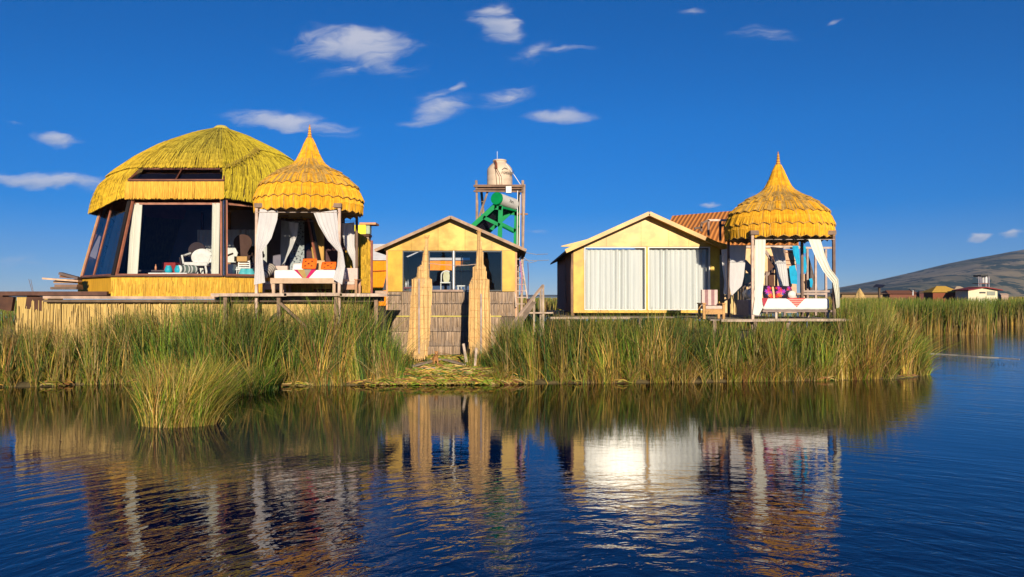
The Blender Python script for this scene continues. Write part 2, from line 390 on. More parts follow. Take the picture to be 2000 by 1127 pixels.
# ------------------------------------------------------------------ reeds
GREEN = np.array([.034,.105,.010]); LIME = np.array([.17,.27,.016]); OLIVE = np.array([.24,.22,.022]); TAN = np.array([.46,.33,.12]); GOLD = np.array([.52,.33,.06]); RUST = np.array([.24,.11,.035])
PAL = np.stack([GREEN, LIME, OLIVE, TAN, GOLD, RUST])
def blades(name, P, Hh, lean, wid, C, label=None, cat=None, kind='stuff', parent=None, seg=4, droop=None, tipcol=None, tipw=.28, foot=None):
    n = len(P); t = np.linspace(0, 1, seg+1)
    ang = RS.uniform(0, math.pi, n); wv = np.stack([np.cos(ang)*0.9+0.1, np.sin(ang)*0.6, np.zeros(n)], -1)
    V = np.zeros((n, seg+1, 2, 3)); Cc = np.zeros((n, seg+1, 2, 3))
    if droop is None: droop = np.zeros(n)
    kink = RS.normal(0, .018, (n, 2))
    for k, tt in enumerate(t):
        c = P+np.zeros((n, 3)); c[:, 2] += Hh*(tt-droop*tt**3*0.55)
        c[:, :2] += lean*Hh[:, None]*(0.35*tt+0.65*tt*tt)[..., None] if False else lean*(Hh*(0.4*tt+0.6*tt*tt))[:, None]
        c[:, :2] += kink*math.sin(tt*math.pi)*Hh[:, None]
        w = (wid*(1-0.80*tt**1.6))[:, None]/2
        V[:, k, 0] = c-wv*w; V[:, k, 1] = c+wv*w
        cc = C*(1.0) if tipcol is None else C*(1-tt**2*tipw)+tipcol*tt**2*tipw
        if foot is not None:
            q = np.clip(1-tt/.45, 0, 1)*foot; cc = cc*(1-q[:, None])+(GOLD*.55+TAN*.35)*q[:, None]
        Cc[:, k, 0] = cc; Cc[:, k, 1] = cc
    V = V.reshape(-1, 3); Cc = Cc.reshape(-1, 3)
    b = (np.arange(n)*(seg+1)*2)[:, None]+np.arange(seg)[None]*2
    Fc = np.stack([b, b+1, b+3, b+2], -1).reshape(-1, 4)
    if parent is not None: V = V-np.array(ORG[parent.name])
    o = npmesh(name, V, Fc, Cc, M['reed'], parent)
    if label: tag(o, label, cat, kind=kind)
    return o
def palette(n, w, XY=None):
    w = np.array(w, float); w /= w.sum(-1, keepdims=True)
    if w.ndim == 1: w = np.tile(w, (n, 1))
    q = RS.uniform(0, 1, n)
    if XY is not None:      # stems of one tuft share their kind of colour
        t = tuft(XY[0], XY[1], .24, 77); q = np.where(RS.uniform(0, 1, n) < .60, np.clip(t+RS.normal(0, .05, n), 0, .999), q)
    idx = (q[:, None] > np.cumsum(w, 1)).sum(1).clip(0, 5)
    c = PAL[idx]*RS.uniform(0.6, 1.35, (n, 1))
    if XY is not None: c = c*(.50+1.0*vnoise(XY[0]*3.1, XY[1]*3.1, 78)*(.35+1.3*tuft(XY[0], XY[1], .15, 79)))[:, None]  # brightness by clump: shading among the clumps put into the stem colour
    return c*RS.uniform(.9, 1.1, (n, 3))

TOPL = [(-700,640),(0,640),(60,634),(120,636),(146,650),(150,700),(157,700),(163,655),(180,634),(250,616),(330,606),(420,592),(470,592),(500,596),(560,606),(620,600),(650,588),(690,578),(715,582),(745,612),(765,650),(785,700)]
TOPR = [(955,735),(965,690),(985,645),(1010,626),(1060,628),(1150,622),(1250,620),(1340,618),(1400,628),(1500,630),(1600,632),(1640,608),(1690,604),(1730,618),(1765,640),(1795,672),(1815,706)]
def bank(name, tops, u0, u1, n, depth, label, wfun):
    u = RS.uniform(u0, u1, n); d = RS.beta(1.0, 1.5, n)*depth
    Y = edgeY(u)+0.04+d+1.5*np.clip(fbm(u/24.0, u*0, 3)-.42, 0, 1); X = (u-1000)/F*Y
    # clumping
    keep = (fbm(X*1.9, Y*1.9, 3, 2)+.22*(tuft(X, Y, .28, 9)-.5)+RS.uniform(-.14, .14, n)) > 0.42
    u, d, Y, X = u[keep], d[keep], Y[keep], X[keep]; n = len(u)
    tv = np.interp(u, [a for a, _ in tops], [b for _, b in tops])+26*(fbm(u/26.0, d*.6, 3, 4)-0.5)
    zt = CAMH-(tv-HV)/F*Y; z0 = ground_z(X, Y)-0.05; z0 = np.where(d < .3, 0.0, z0)
    Hh = np.clip((zt-z0), 0.25, 3)*(1.04-0.55*RS.beta(1.1, 2.6, n))
    Hh *= np.where(d < 0.35, RS.uniform(.45, .95, n), 1)
    Hh = Hh*(1.10-.38*tuft(X, Y, .30, 5)**2); lean = RS.normal(0, .085, (n, 2)); lean[:, 0] += .42*(tuft(X, Y, .26, 6)-.5); lean[:, 0] += 0.10*(fbm(X*.8, Y*.8, 3, 8)-.5)*2+.02
    lean[:, 0] += .34*np.clip((u-1690)/120, 0, 1)
    lean *= np.where(RS.uniform(0, 1, n) < .16, 3.2, 1.0)[:, None]
    droop = np.where(RS.uniform(0, 1, n) < .16, RS.uniform(.2, .9, n), 0)
    w = RS.uniform(.009, .032, n)
    return blades(name, np.stack([X, Y, z0], -1), Hh, lean, w, palette(n, wfun(u, d, X, Y, n), (X, Y)), label, 'reeds', droop=droop, tipcol=TAN*0.8, tipw=.15, foot=np.where(RS.uniform(0, 1, n) < .55, RS.uniform(.3, 1, n), 0))
def wl(u, d, X, Y, n):
    dry = np.interp(u, [-700,0,120,150,220,400,560,640,760,790], [1,.95,.9,.45,.3,.15,.28,.2,.35,.5])
    dry = np.clip(dry+1.1*(fbm(X*.9, Y*.9, 3, 21)-.48), 0, 1); front = np.clip(1-d/0.5, 0, 1)
    dry = np.clip(dry+front*0.35*(u > 450), 0, 1)
    return np.stack([(1-dry)*1.1+.05, (1-dry)*.8+.1, .3+0*dry, dry*.8, dry*.4+front*.2, .05+dry*.12], -1)
def wr(u, d, X, Y, n):
    dry = np.interp(u, [950,1020,1100,1200,1400,1600,1700,1815], [.6,.3,.25,.35,.3,.4,.35,.35])
    dry = np.clip(dry+1.2*(fbm(X*.9, Y*.9, 3, 22)-.48), 0, 1); front = np.clip(1-d/0.6, 0, 1)
    dry = np.clip(dry+front*0.25, 0, 1); lime = np.clip((u-1560)/150, 0, 1)
    return np.stack([(1-dry)*(1-.6*lime)+.05, (1-dry)*(.5+lime*1.2)+.1, .4+.5*lime, dry*.7, dry*.5+front*.2, .06+dry*.16], -1)
bank('reeds', TOPL, -500, 788, 40000, 2.6, 'tall green and tan reeds in front of the glass dome and left pavilion', wl)
bank('reeds', TOPR, 957, 1815, 34000, 2.4, 'tall green and golden reeds in front of the curtained hut and right pavilion', wr)

def foot_tufts():
    u = np.concatenate([RS.uniform(755, 806, 900), RS.uniform(826, 842, 160), RS.uniform(910, 975, 1300)]); n = len(u); Y = RS.uniform(21.6, 22.8, n); X = (u-1000)/F*Y
    k = tuft(X, Y, .3, 3) > .35; X, Y, u = X[k], Y[k], u[k]; n = len(X)
    blades('reeds', np.stack([X, Y, ground_z(X, Y)], -1), RS.uniform(.2, .85, n)*(1-.45*((u > 820) & (u < 900))), RS.normal(0, .25, (n, 2)), RS.uniform(.008, .018, n), palette(n, [1,.8,.5,.4,.3,.2], (X, Y)), 'loose green tufts growing round the feet of the two tall bundles', 'reeds', droop=RS.uniform(0, 1, n))
foot_tufts()
def field(name, poly_fn, n, h, w, weights, label, seg=3, tipw=.3):
    X, Y = poly_fn(n); n = len(X); z0 = np.full(n, 0.0)
    Hh = h(X, Y)*RS.uniform(.65, 1.06, n); lean = RS.normal(0, .09, (n, 2)); lean[:, 0] += .03
    blades(name, np.stack([X, Y, z0], -1), Hh, lean, w(Y)*RS.uniform(.7, 1.3, n), palette(n, weights(X, Y, n), (X, Y)), label, 'reeds', seg=seg, tipcol=GREEN*.8+OLIVE*.45, tipw=tipw, foot=RS.uniform(0, 1, n))
def p_mid(n):   # the island's reeds running back on the right
    Y = 22.5+RS.beta(1, 1.2, n)*24; u = RS.uniform(1628, 1722, n)+np.abs(RS.normal(0, 9, n))
    return (u-1000)/F*Y, Y
def tangle(u0, u1, n, label, W):
    u = RS.uniform(u0, u1, n); u = u[fbm(u/22.0, u*0, 3, 31)+RS.uniform(-.12, .12, n) > .47]; n = len(u); d = RS.beta(1, 2.2, n)*.9
    Y = edgeY(u)-.05+d; X = (u-1000)/F*Y; lean = np.stack([RS.normal(0, .55, n), RS.normal(-.30, .3, n)], -1)
    blades('reeds', np.stack([X, Y, X*0-.02], -1), RS.uniform(.35, 1.25, n), lean, RS.uniform(.009, .018, n), palette(n, W), label, 'reeds', droop=RS.uniform(.3, 1.5, n), seg=5)
tangle(960, 1812, 2600, 'rust brown dead blades heaped low at the foot of the right hand reeds', [.1,.1,.3,.7,.4,1.6])
tangle(960, 1812, 6000, 'bent dry and lime blades tangled at the foot of the right hand reeds', [.2,.8,.7,.9,.9,.3])
tangle(-500, 770, 6000, 'bent dry blades tangled at the foot of the left hand reeds', [.3,.6,.7,.9,.8,.3])
field('reeds', p_mid, 14000, lambda X, Y: 2.2-0.35*np.clip((X/Y*F-700)/100, 0, 1)*(Y < 30), lambda Y: 0.022*Y/24,
      lambda X, Y, n: np.stack([.7+0*X, 1.1+0*X, 1.1+0*X, .6+0*X, .4+0*X, .15+0*X], -1), 'dense olive reeds running back beside the right pavilion')
def p_far(n):
    u = RS.uniform(1690, 2350, n); Y0 = np.where(u < 1932+RS.normal(0, 4, n), 45.5, 59.5); Y = Y0+RS.beta(1, 2.2, n)*16
    return (u-1000)/F*Y, Y
def w_far(X, Y, n):
    fr = np.clip(1-(Y-np.where(X/Y*F+1000 < 1934, 45.5, 59.5))/2.0, 0, 1); d = np.clip(fr+.9*(fbm(X*.5, Y*.3, 3, 5)-.5), 0, 1)
    return np.stack([1.2*(1-d)+.1, .8*(1-d)+.05, .5+0*d, d*.8, d*.3, d*.7+.06], -1)
field('reeds', p_far, 26000, lambda X, Y: np.clip(2.16+.7*(fbm(X*.45, Y*.2, 3, 3)-.5), 1, 3)*np.where(RS.uniform(0, 1, len(X)) < .3, .6, 1), lambda Y: 0.0011*Y, w_far, 'far reed bed standing in the lake beyond the channel', seg=4, tipw=.8)
def p_back(n):
    u = RS.uniform(-300, 1700, n); Y = RS.uniform(44, 52, n); return (u-1000)/F*Y, Y
field('reeds', p_back, 9000, lambda X, Y: 1.85+0*X, lambda Y: 0.0012*Y,
      lambda X, Y, n: np.tile([.7,.5,.5,.6,.3,.3], (n, 1)), 'low reeds behind the huts at the back of the island', seg=2)
def p_hor(n):
    u = RS.uniform(1560, 2500, n); Y = RS.uniform(110, 320, n); return (u-1000)/F*Y, Y
field('reeds', p_hor, 16000, lambda X, Y: 2.2+0*X, lambda Y: 0.0016*Y,
      lambda X, Y, n: np.tile([.3,.3,.6,.9,.5,.5], (n, 1)), 'pale brown reed flats around the far village', seg=2)
def p_horl(n):
    u = np.where(RS.uniform(0, 1, n) < .5, RS.uniform(-400, 60, n), RS.uniform(1000, 1130, n)); Y = RS.uniform(130, 200, n); return (u-1000)/F*Y, Y
field('reeds', p_horl, 6000, lambda X, Y: 2.0+0*X, lambda Y: 0.0016*Y,
      lambda X, Y, n: np.tile([.5,.3,.6,.7,.3,.3], (n, 1)), 'distant reed line across open water on the horizon', seg=2)

# tussock standing by itself in the water
def tussock():
    c = at(338, 832, 13.7); c.z = 0
    t = thing('reed_clump', (c.x, c.y, 0), 'single bushy clump of yellow green reeds standing in the water apart from the bank', 'reed clump')
    n = 3200; a = RS.uniform(0, 2*math.pi, n); r = np.sqrt(RS.uniform(0, 1, n))
    X = c.x+.72*r*np.cos(a); Y = c.y+.3+.5*r*np.sin(a)
    Hh = RS.uniform(.5, 1.5, n)*(1-.18*r); rx = (X-c.x)/.72
    tf = vnoise(X*5, Y*5, 41)-.5; lean = np.stack([rx*.22+.08+.5*tf+RS.normal(0, .17, n), (Y-c.y)*.3-.05+RS.normal(0, .15, n)], -1)
    lean[:, 0] += np.where((RS.uniform(0, 1, n) < .4) & (rx > -.1), .42, 0)
    dro = np.where(RS.uniform(0, 1, n) < .3, RS.uniform(.3, 1.0, n), 0)
    wt = np.clip(rx*.5+.5, 0, 1)
    W = np.stack([.6+.4*wt, 1.4-.2*wt, .7+0*wt, .9+0*wt, .6-.2*wt, .10+0*wt], -1)
    blades('blades', np.stack([X, Y, X*0-.02], -1), Hh, lean, RS.uniform(.006, .017, n), palette(n, W, (X*1.6, Y*1.6))*1.3, None, None, parent=t, droop=dro, seg=5, tipcol=GOLD, foot=np.where(RS.uniform(0, 1, n) < .4, 1.0, 0))
    n = 260; X = c.x+RS.normal(0, .7, n); Y = c.y+.3+RS.normal(0, .3, n)
    blades('stray_stems', np.stack([X*.5+c.x*.5, Y, X*0-.02], -1), RS.uniform(.5, 1.0, n), RS.normal(0, .75, (n, 2)), RS.uniform(.005, .01, n), palette(n, [.1,.4,.6,.8,.6,.1]), None, None, parent=t, droop=RS.uniform(.5, 1.6, n), seg=6)
    # low dark green mass joining behind it on the right
    n = 3800; u = RS.uniform(395, 545, n); Y = edgeY(u)+RS.uniform(-1.0, .7, n)*np.clip((u-380)/80, 0, 1)*np.clip((560-u)/60, 0, 1); X = (u-1000)/F*Y
    lean = np.stack([RS.normal(-.1, .45, n), RS.normal(-.15, .3, n)], -1)
    o = blades('reeds', np.stack([X, Y, X*0], -1), RS.uniform(.25, .85, n), lean, RS.uniform(.008, .016, n), palette(n, [1.2,.6,.3,.25,.1,.1]), 'low arching dark green reeds spilling over the waterline behind the lone clump', 'reeds', droop=RS.uniform(0, 1, n))
tussock()

# flattened reeds on the landing and along the waterline
def litter(name, n, fn, L, label, cols):
    P = fn(n); n = len(P); a = RS.uniform(0, 2*math.pi, n); ln = RS.uniform(*L, n)
    d = np.stack([np.cos(a), np.sin(a)*.5, RS.normal(.02, .10, n)], -1)
    H = ln; V = np.zeros((n, 4, 2, 3)); w = RS.uniform(.006, .014, n)
    for k, t in enumerate((0, .33, .66, 1)):
        c = P+d*(ln*(t-.5))[:, None]; c[:, 2] += np.sin(t*math.pi)*ln*RS.uniform(.02, .16, n)
        V[:, k, 0] = c-np.array([0, .3, 1])*w[:, None]; V[:, k, 1] = c+np.array([0, .3, 1])*w[:, None]
    V[..., 2] = np.maximum(V[..., 2], .005)
    b = (np.arange(n)*8)[:, None]+np.arange(3)[None]*2; Fc = np.stack([b, b+1, b+3, b+2], -1).reshape(-1, 4)
    C = np.repeat(palette(n, cols)*1.25, 8, 0)
    tag(npmesh(name, V.reshape(-1, 3), Fc, C, M['reed']), label, 'reeds', kind='stuff')
def f_land(n):
    u = RS.uniform(740, 1010, n); d = RS.beta(1, 1.3, n)*5.0; Y = edgeY(u)-.05+d; X = (u-1000)/F*Y
    return np.stack([X, Y, ground_z(X, Y)*np.clip(d/.5, .2, 1)+RS.uniform(0, .16, n)*np.clip(1.6-d, .2, 1)*np.clip(d/.3, .1, 1)], -1)
litter('flattened_reeds', 9000, f_land, (.3, 1.1), 'trampled yellow green reeds on the landing before the middle hut', [.35,.6,1.0,.8,.6,.9])
def f_edge(n):
    u = RS.uniform(-400, 1805, n); u = u[(fbm(u/45.0, u*0, 3, 9) > .5)]; n = len(u); Y = edgeY(u)+RS.normal(0.05, .10, n); X = (u-1000)/F*Y
    return np.stack([X, Y, RS.uniform(0.0, .10, n)], -1)
litter('waterline_straw', 900, f_edge, (.15, .6), 'dry broken reed stalks lying along the waterline', [.1,.3,.6,.7,.4,1.2])

# ------------------------------------------------------------------ thatch
def strip(mb, p0, p1, w, nrm, col, curve=0.0):
    """a bundle of reeds laid from p0 (top) to p1 (tip): a shallow folded strip with thickness"""
    p0, p1 = Vector(p0), Vector(p1); d = (p1-p0).normalized(); s = d.cross(nrm).normalized()*(w/2); k = nrm*(w*.38)
    vs = [p0-s, p0+k*.6, p0+s, p1-s*.8, p1+k, p1+s*.8]
    mb.add(vs, [(0,1,4,3),(1,2,5,4)], col)

def bell_roof(parent, c, zb, scale=1.0):
    """bell-shaped thatched roof; c = centre x,y ; zb = height of its rim"""
    prof = [(1.55,0.0),(1.59,.15),(1.60,.30),(1.57,.48),(1.44,.79),(1.24,.98),(.98,1.17),(.72,1.31),(.46,1.46),(.335,1.63),(.21,1.90),(.125,2.10),(.07,2.26)]
    def rad(z): return float(np.interp(z, [p[1] for p in prof], [p[0] for p in prof]))
    prof = [(r*.965, z) for r, z in prof]
    base = MB(); base.lathe([(r*.965, z) for r, z in prof], (c[0], c[1], zb), 40)
    roof = base.build('roof', M['thatch_under'], parent)
    th = MB()
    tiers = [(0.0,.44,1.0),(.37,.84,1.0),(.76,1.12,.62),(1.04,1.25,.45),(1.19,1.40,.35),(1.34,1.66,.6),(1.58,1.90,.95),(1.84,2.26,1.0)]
    for ti, (z0, z1, fr) in enumerate(tiers):
        rm = rad(z0); n = max(14, int(2*math.pi*rm/.036)); nz = max(8, int(2*math.pi*rm/.30)); amp = .07 if ti < 5 else .012
        for rep in range(2):
            for k in range(n):
                a = 2*math.pi*(k+random.random()*.6+rep*.5)/n
                ph = (a/(2*math.pi)*nz) % 1.0; zig = abs(ph-.5)*2
                zb_ = z0-.02+amp*(zig*1.0-.3)+random.uniform(-.012, .012)
                r0 = rad(z1)+.012; r1 = rad(max(z0, .0))+(.05 if ti < 5 else .025)+random.uniform(-.012, .018)
                ca, sa = math.cos(a), math.sin(a); da = random.uniform(-.01, .01)
                p0 = Vector((c[0]+r0*ca, c[1]+r0*sa, zb+z1)); p1 = Vector((c[0]+r1*math.cos(a+da), c[1]+r1*math.sin(a+da), zb+zb_))
                pm = (p0+p1)/2; rmid = rad((z0+z1)/2)+.04; pm = Vector((c[0]+rmid*ca, c[1]+rmid*sa, zb+(z1+zb_)/2))
                nr = Vector((ca, sa, .25)).normalized()
                v = random.uniform(.75, 1.15); old = 1-fr
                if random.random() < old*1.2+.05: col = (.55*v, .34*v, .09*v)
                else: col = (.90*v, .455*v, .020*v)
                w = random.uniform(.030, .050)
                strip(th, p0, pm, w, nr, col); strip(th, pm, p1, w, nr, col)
        # tied rim of each tier
        if ti < 5:
            rr = rad(z0)+.062
            for k in range(nz):
                a0 = 2*math.pi*(k+.5)/nz; a1 = 2*math.pi*(k+1.0)/nz; a2 = 2*math.pi*(k+1.5)/nz
                for (q0, q1, s0, s1) in ((a0, a1, -.02, amp*.5), (a1, a2, amp*.5, -.02)):
                    P0 = (c[0]+rr*math.cos(q0), c[1]+rr*math.sin(q0), zb+z0+s0-.015); P1 = (c[0]+rr*math.cos(q1), c[1]+rr*math.sin(q1), zb+z0+s1-.015)
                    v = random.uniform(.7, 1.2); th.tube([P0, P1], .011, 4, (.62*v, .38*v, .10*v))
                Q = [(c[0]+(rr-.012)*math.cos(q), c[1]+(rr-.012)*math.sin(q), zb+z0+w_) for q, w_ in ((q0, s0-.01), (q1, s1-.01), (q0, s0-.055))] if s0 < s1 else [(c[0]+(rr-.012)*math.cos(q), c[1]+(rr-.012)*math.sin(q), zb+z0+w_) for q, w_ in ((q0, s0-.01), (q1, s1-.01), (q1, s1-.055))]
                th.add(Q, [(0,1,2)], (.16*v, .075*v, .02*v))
    th.build('thatch', M['thatch'], roof)
    fn = MB(); z = 2.20
    pf = [(.075,z),(.085,z+.03),(.05,z+.06),(.06,z+.10),(.045,z+.14),(.05,z+.18),(.035,z+.22),(.042,z+.26),(.028,z+.30),(.034,z+.34),(.02,z+.38),(.012,z+.46)]
    for i, (r, zz) in enumerate(pf[:-1]): fn.lathe([(r*1.15, zz), (pf[i+1][0]*1.15, pf[i+1][1])], (c[0], c[1], zb), 10, (.85,.46,.04) if i % 2 else (.55,.22,.05))
    fn.build('finial', M['thatch'], roof)
    # underside: rafters and reed lining seen from below
    for k in range(12):
        un = MB(); a = 2*math.pi*k/12; un.tube([(c[0]+1.42*math.cos(a), c[1]+1.42*math.sin(a), zb+.0), (c[0]+.9*math.cos(a), c[1]+.9*math.sin(a), zb-.02)], .022, 5)
        un.build('rafter', M['wood_dark'], roof)

def cloth(name, L, Rr, Yf, nf, amp, mt, label=None, cat='curtain', group=None, parent=None, nu=40, nv=30, solid=0.0):
    """curtain between two edge lines given as image-plane polylines at depth Yf"""
    lv = [p[1] for p in L]; lu = [p[0] for p in L]; rv = [p[1] for p in Rr]; ru = [p[0] for p in Rr]
    mb = MB(); ph = random.uniform(0, 6)
    def fn(s, t):
        vl = np.interp(t, np.linspace(0, 1, len(lv)), lv); ul = np.interp(t, np.linspace(0, 1, len(lu)), lu)
        vr = np.interp(t, np.linspace(0, 1, len(rv)), rv); ur = np.interp(t, np.linspace(0, 1, len(ru)), ru)
        u = ul+(ur-ul)*s; v = vl+(vr-vl)*s
        sag = 0
        a = amp*.24*(.6+.4*math.sin(3*t+ph)); y = Yf+a*math.sin(s*nf*2*math.pi+ph+.8*math.sin(t*2.5+ph))+a*.4*math.sin(s*nf*5.3+t*3)
        p = at(u, v+sag, y); p.x = ux(u, Yf); p.z = vz(v, Yf); return p
    mb.grid(fn, nu, nv)
    o = mb.build(name, M[mt], parent, smooth=True)
    if label: tag(o, label, cat, group)
    return o

# ------------------------------------------------------------------ pavilions
def pavilion(cx, cy, deck, zb, ground, label):
    t = thing('thatched_pavilion', (cx, cy, deck), label, 'pavilion', 'bell roofed day bed pavilions')
    h = 1.17
    for i, (sx, sy) in enumerate(((-1,-1),(1,-1),(-1,1),(1,1))):
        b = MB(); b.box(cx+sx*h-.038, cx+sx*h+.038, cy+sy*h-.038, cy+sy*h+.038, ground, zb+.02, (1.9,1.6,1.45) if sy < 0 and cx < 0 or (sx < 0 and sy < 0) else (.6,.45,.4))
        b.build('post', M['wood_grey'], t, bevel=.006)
    for (x0, y0, x1, y1) in ((-h-.06,-h,h+.06,-h),(-h-.06,h,h+.06,h),(-h,-h+.05,-h,h-.05),(h,-h+.05,h,h-.05)):
        b = MB(); b.beam((cx+x0, cy+y0, zb+.02+(.08)), (cx+x1, cy+y1, zb+.10), .09, .12, (.75,.6,.5)); b.build('beam', M['wood_grey'], t)
    # lower tie rails carrying the curtains
    for (x0, y0, x1, y1) in ((-h,-h-.06,h,-h-.06),(-h,h+.06,h,h+.06)):
        b = MB(); b.tube([(cx+x0, cy+y0, zb-.10), (cx+x1, cy+y1, zb-.10)], .008, 5, (1.6,1.5,1.5)); b.build('curtain_rail', M['wood_grey'], t)
    bell_roof(t, (cx, cy), zb)
    return t
LP = pavilion(-6.05, 22.15, 2.45, 4.86, 0.2, 'pavilion with taller golden bell roof beside the glass dome')
KD = 1.07
RP = pavilion(8.08, 22.5, 1.74, 4.12, 0.2, 'pavilion with golden bell roof and sweeping white curtain beside the curtained hut')
KD = 1.0
gL = 'white curtains of the left pavilion'; gR = 'white curtains of the right pavilion'
cloth('curtain', [(507,408),(503,440),(500,470),(500,488),(498,520),(496,556)], [(543,412),(541,430),(530,465),(512,492),(514,520),(518,552)], 20.93, 4, .05, 'cloth_white', 'white curtain tied to the near left post of the pavilion by the dome', group=gL)
cloth('curtain', [(612,416),(622,440),(640,470),(660,492),(658,520),(650,545)], [(657,410),(660,440),(662,470),(670,494),(674,520),(668,556)], 20.93, 5, .06, 'cloth_white', 'white curtain swept to a knot on the near right post by the dome', group=gL)
cloth('curtain', [(549,430),(548,460),(547,490),(549,510),(547,520)], [(583,436),(580,460),(570,486),(560,504),(557,512)], 23.25, 4, .04, 'cloth_white', 'short white curtain gathered at the rear left post behind the day bed', group=gL)
cloth('curtain', [(668,436),(669,460),(672,480),(688,510),(692,540),(690,562)], [(692,434),(692,460),(692,480),(696,508),(699,530),(697,560)], 23.4, 4, .05, 'cloth_white', 'white curtain hanging at the rear right post beside the yellow thatched wall', group=gL)
KD = 1.07
cloth('curtain', [(1475,468),(1474,500),(1474,540),(1474,585),(1472,600),(1470,614)], [(1496,468),(1495,500),(1493,540),(1488,584),(1490,600),(1482,616)], 21.24, 3, .06, 'cloth_cream', 'straight cream curtain bunched in front of the near left post of the right pavilion', group=gR)
cloth('curtain', [(1425,479),(1426,510),(1425,540),(1425,560),(1428,576)], [(1458,479),(1456,510),(1453,540),(1449,558),(1430,577)], 23.6, 4, .04, 'cloth_white', 'grey white curtain with slanted hem at the rear left corner of the right pavilion', group=gR)
cloth('curtain', [(1505,482),(1512,505),(1516,530),(1522,560)], [(1529,484),(1534,505),(1538,530),(1541,561)], 23.7, 5, .04, 'cloth_white', 'pleated white curtain hanging at the back middle of the right pavilion', group=gR)
cloth('curtain', [(1579,467),(1592,500),(1608,530),(1627,553),(1631,575),(1634,602)], [(1603,468),(1612,500),(1622,525),(1637,545),(1640,575),(1640,600)], 21.2, 3, .07, 'cloth_cream', 'long cream curtain blown sideways and tied to the far right post of the right pavilion', group=gR)
cloth('curtain', [(1409,488),(1411,520),(1415,550),(1413,574)], [(1420,486),(1422,520),(1423,550),(1422,576)], 23.9, 2, .04, 'cloth_white', 'narrow mauve shaded curtain between the hut wall and the right pavilion', group=gR)

KD = 1.0
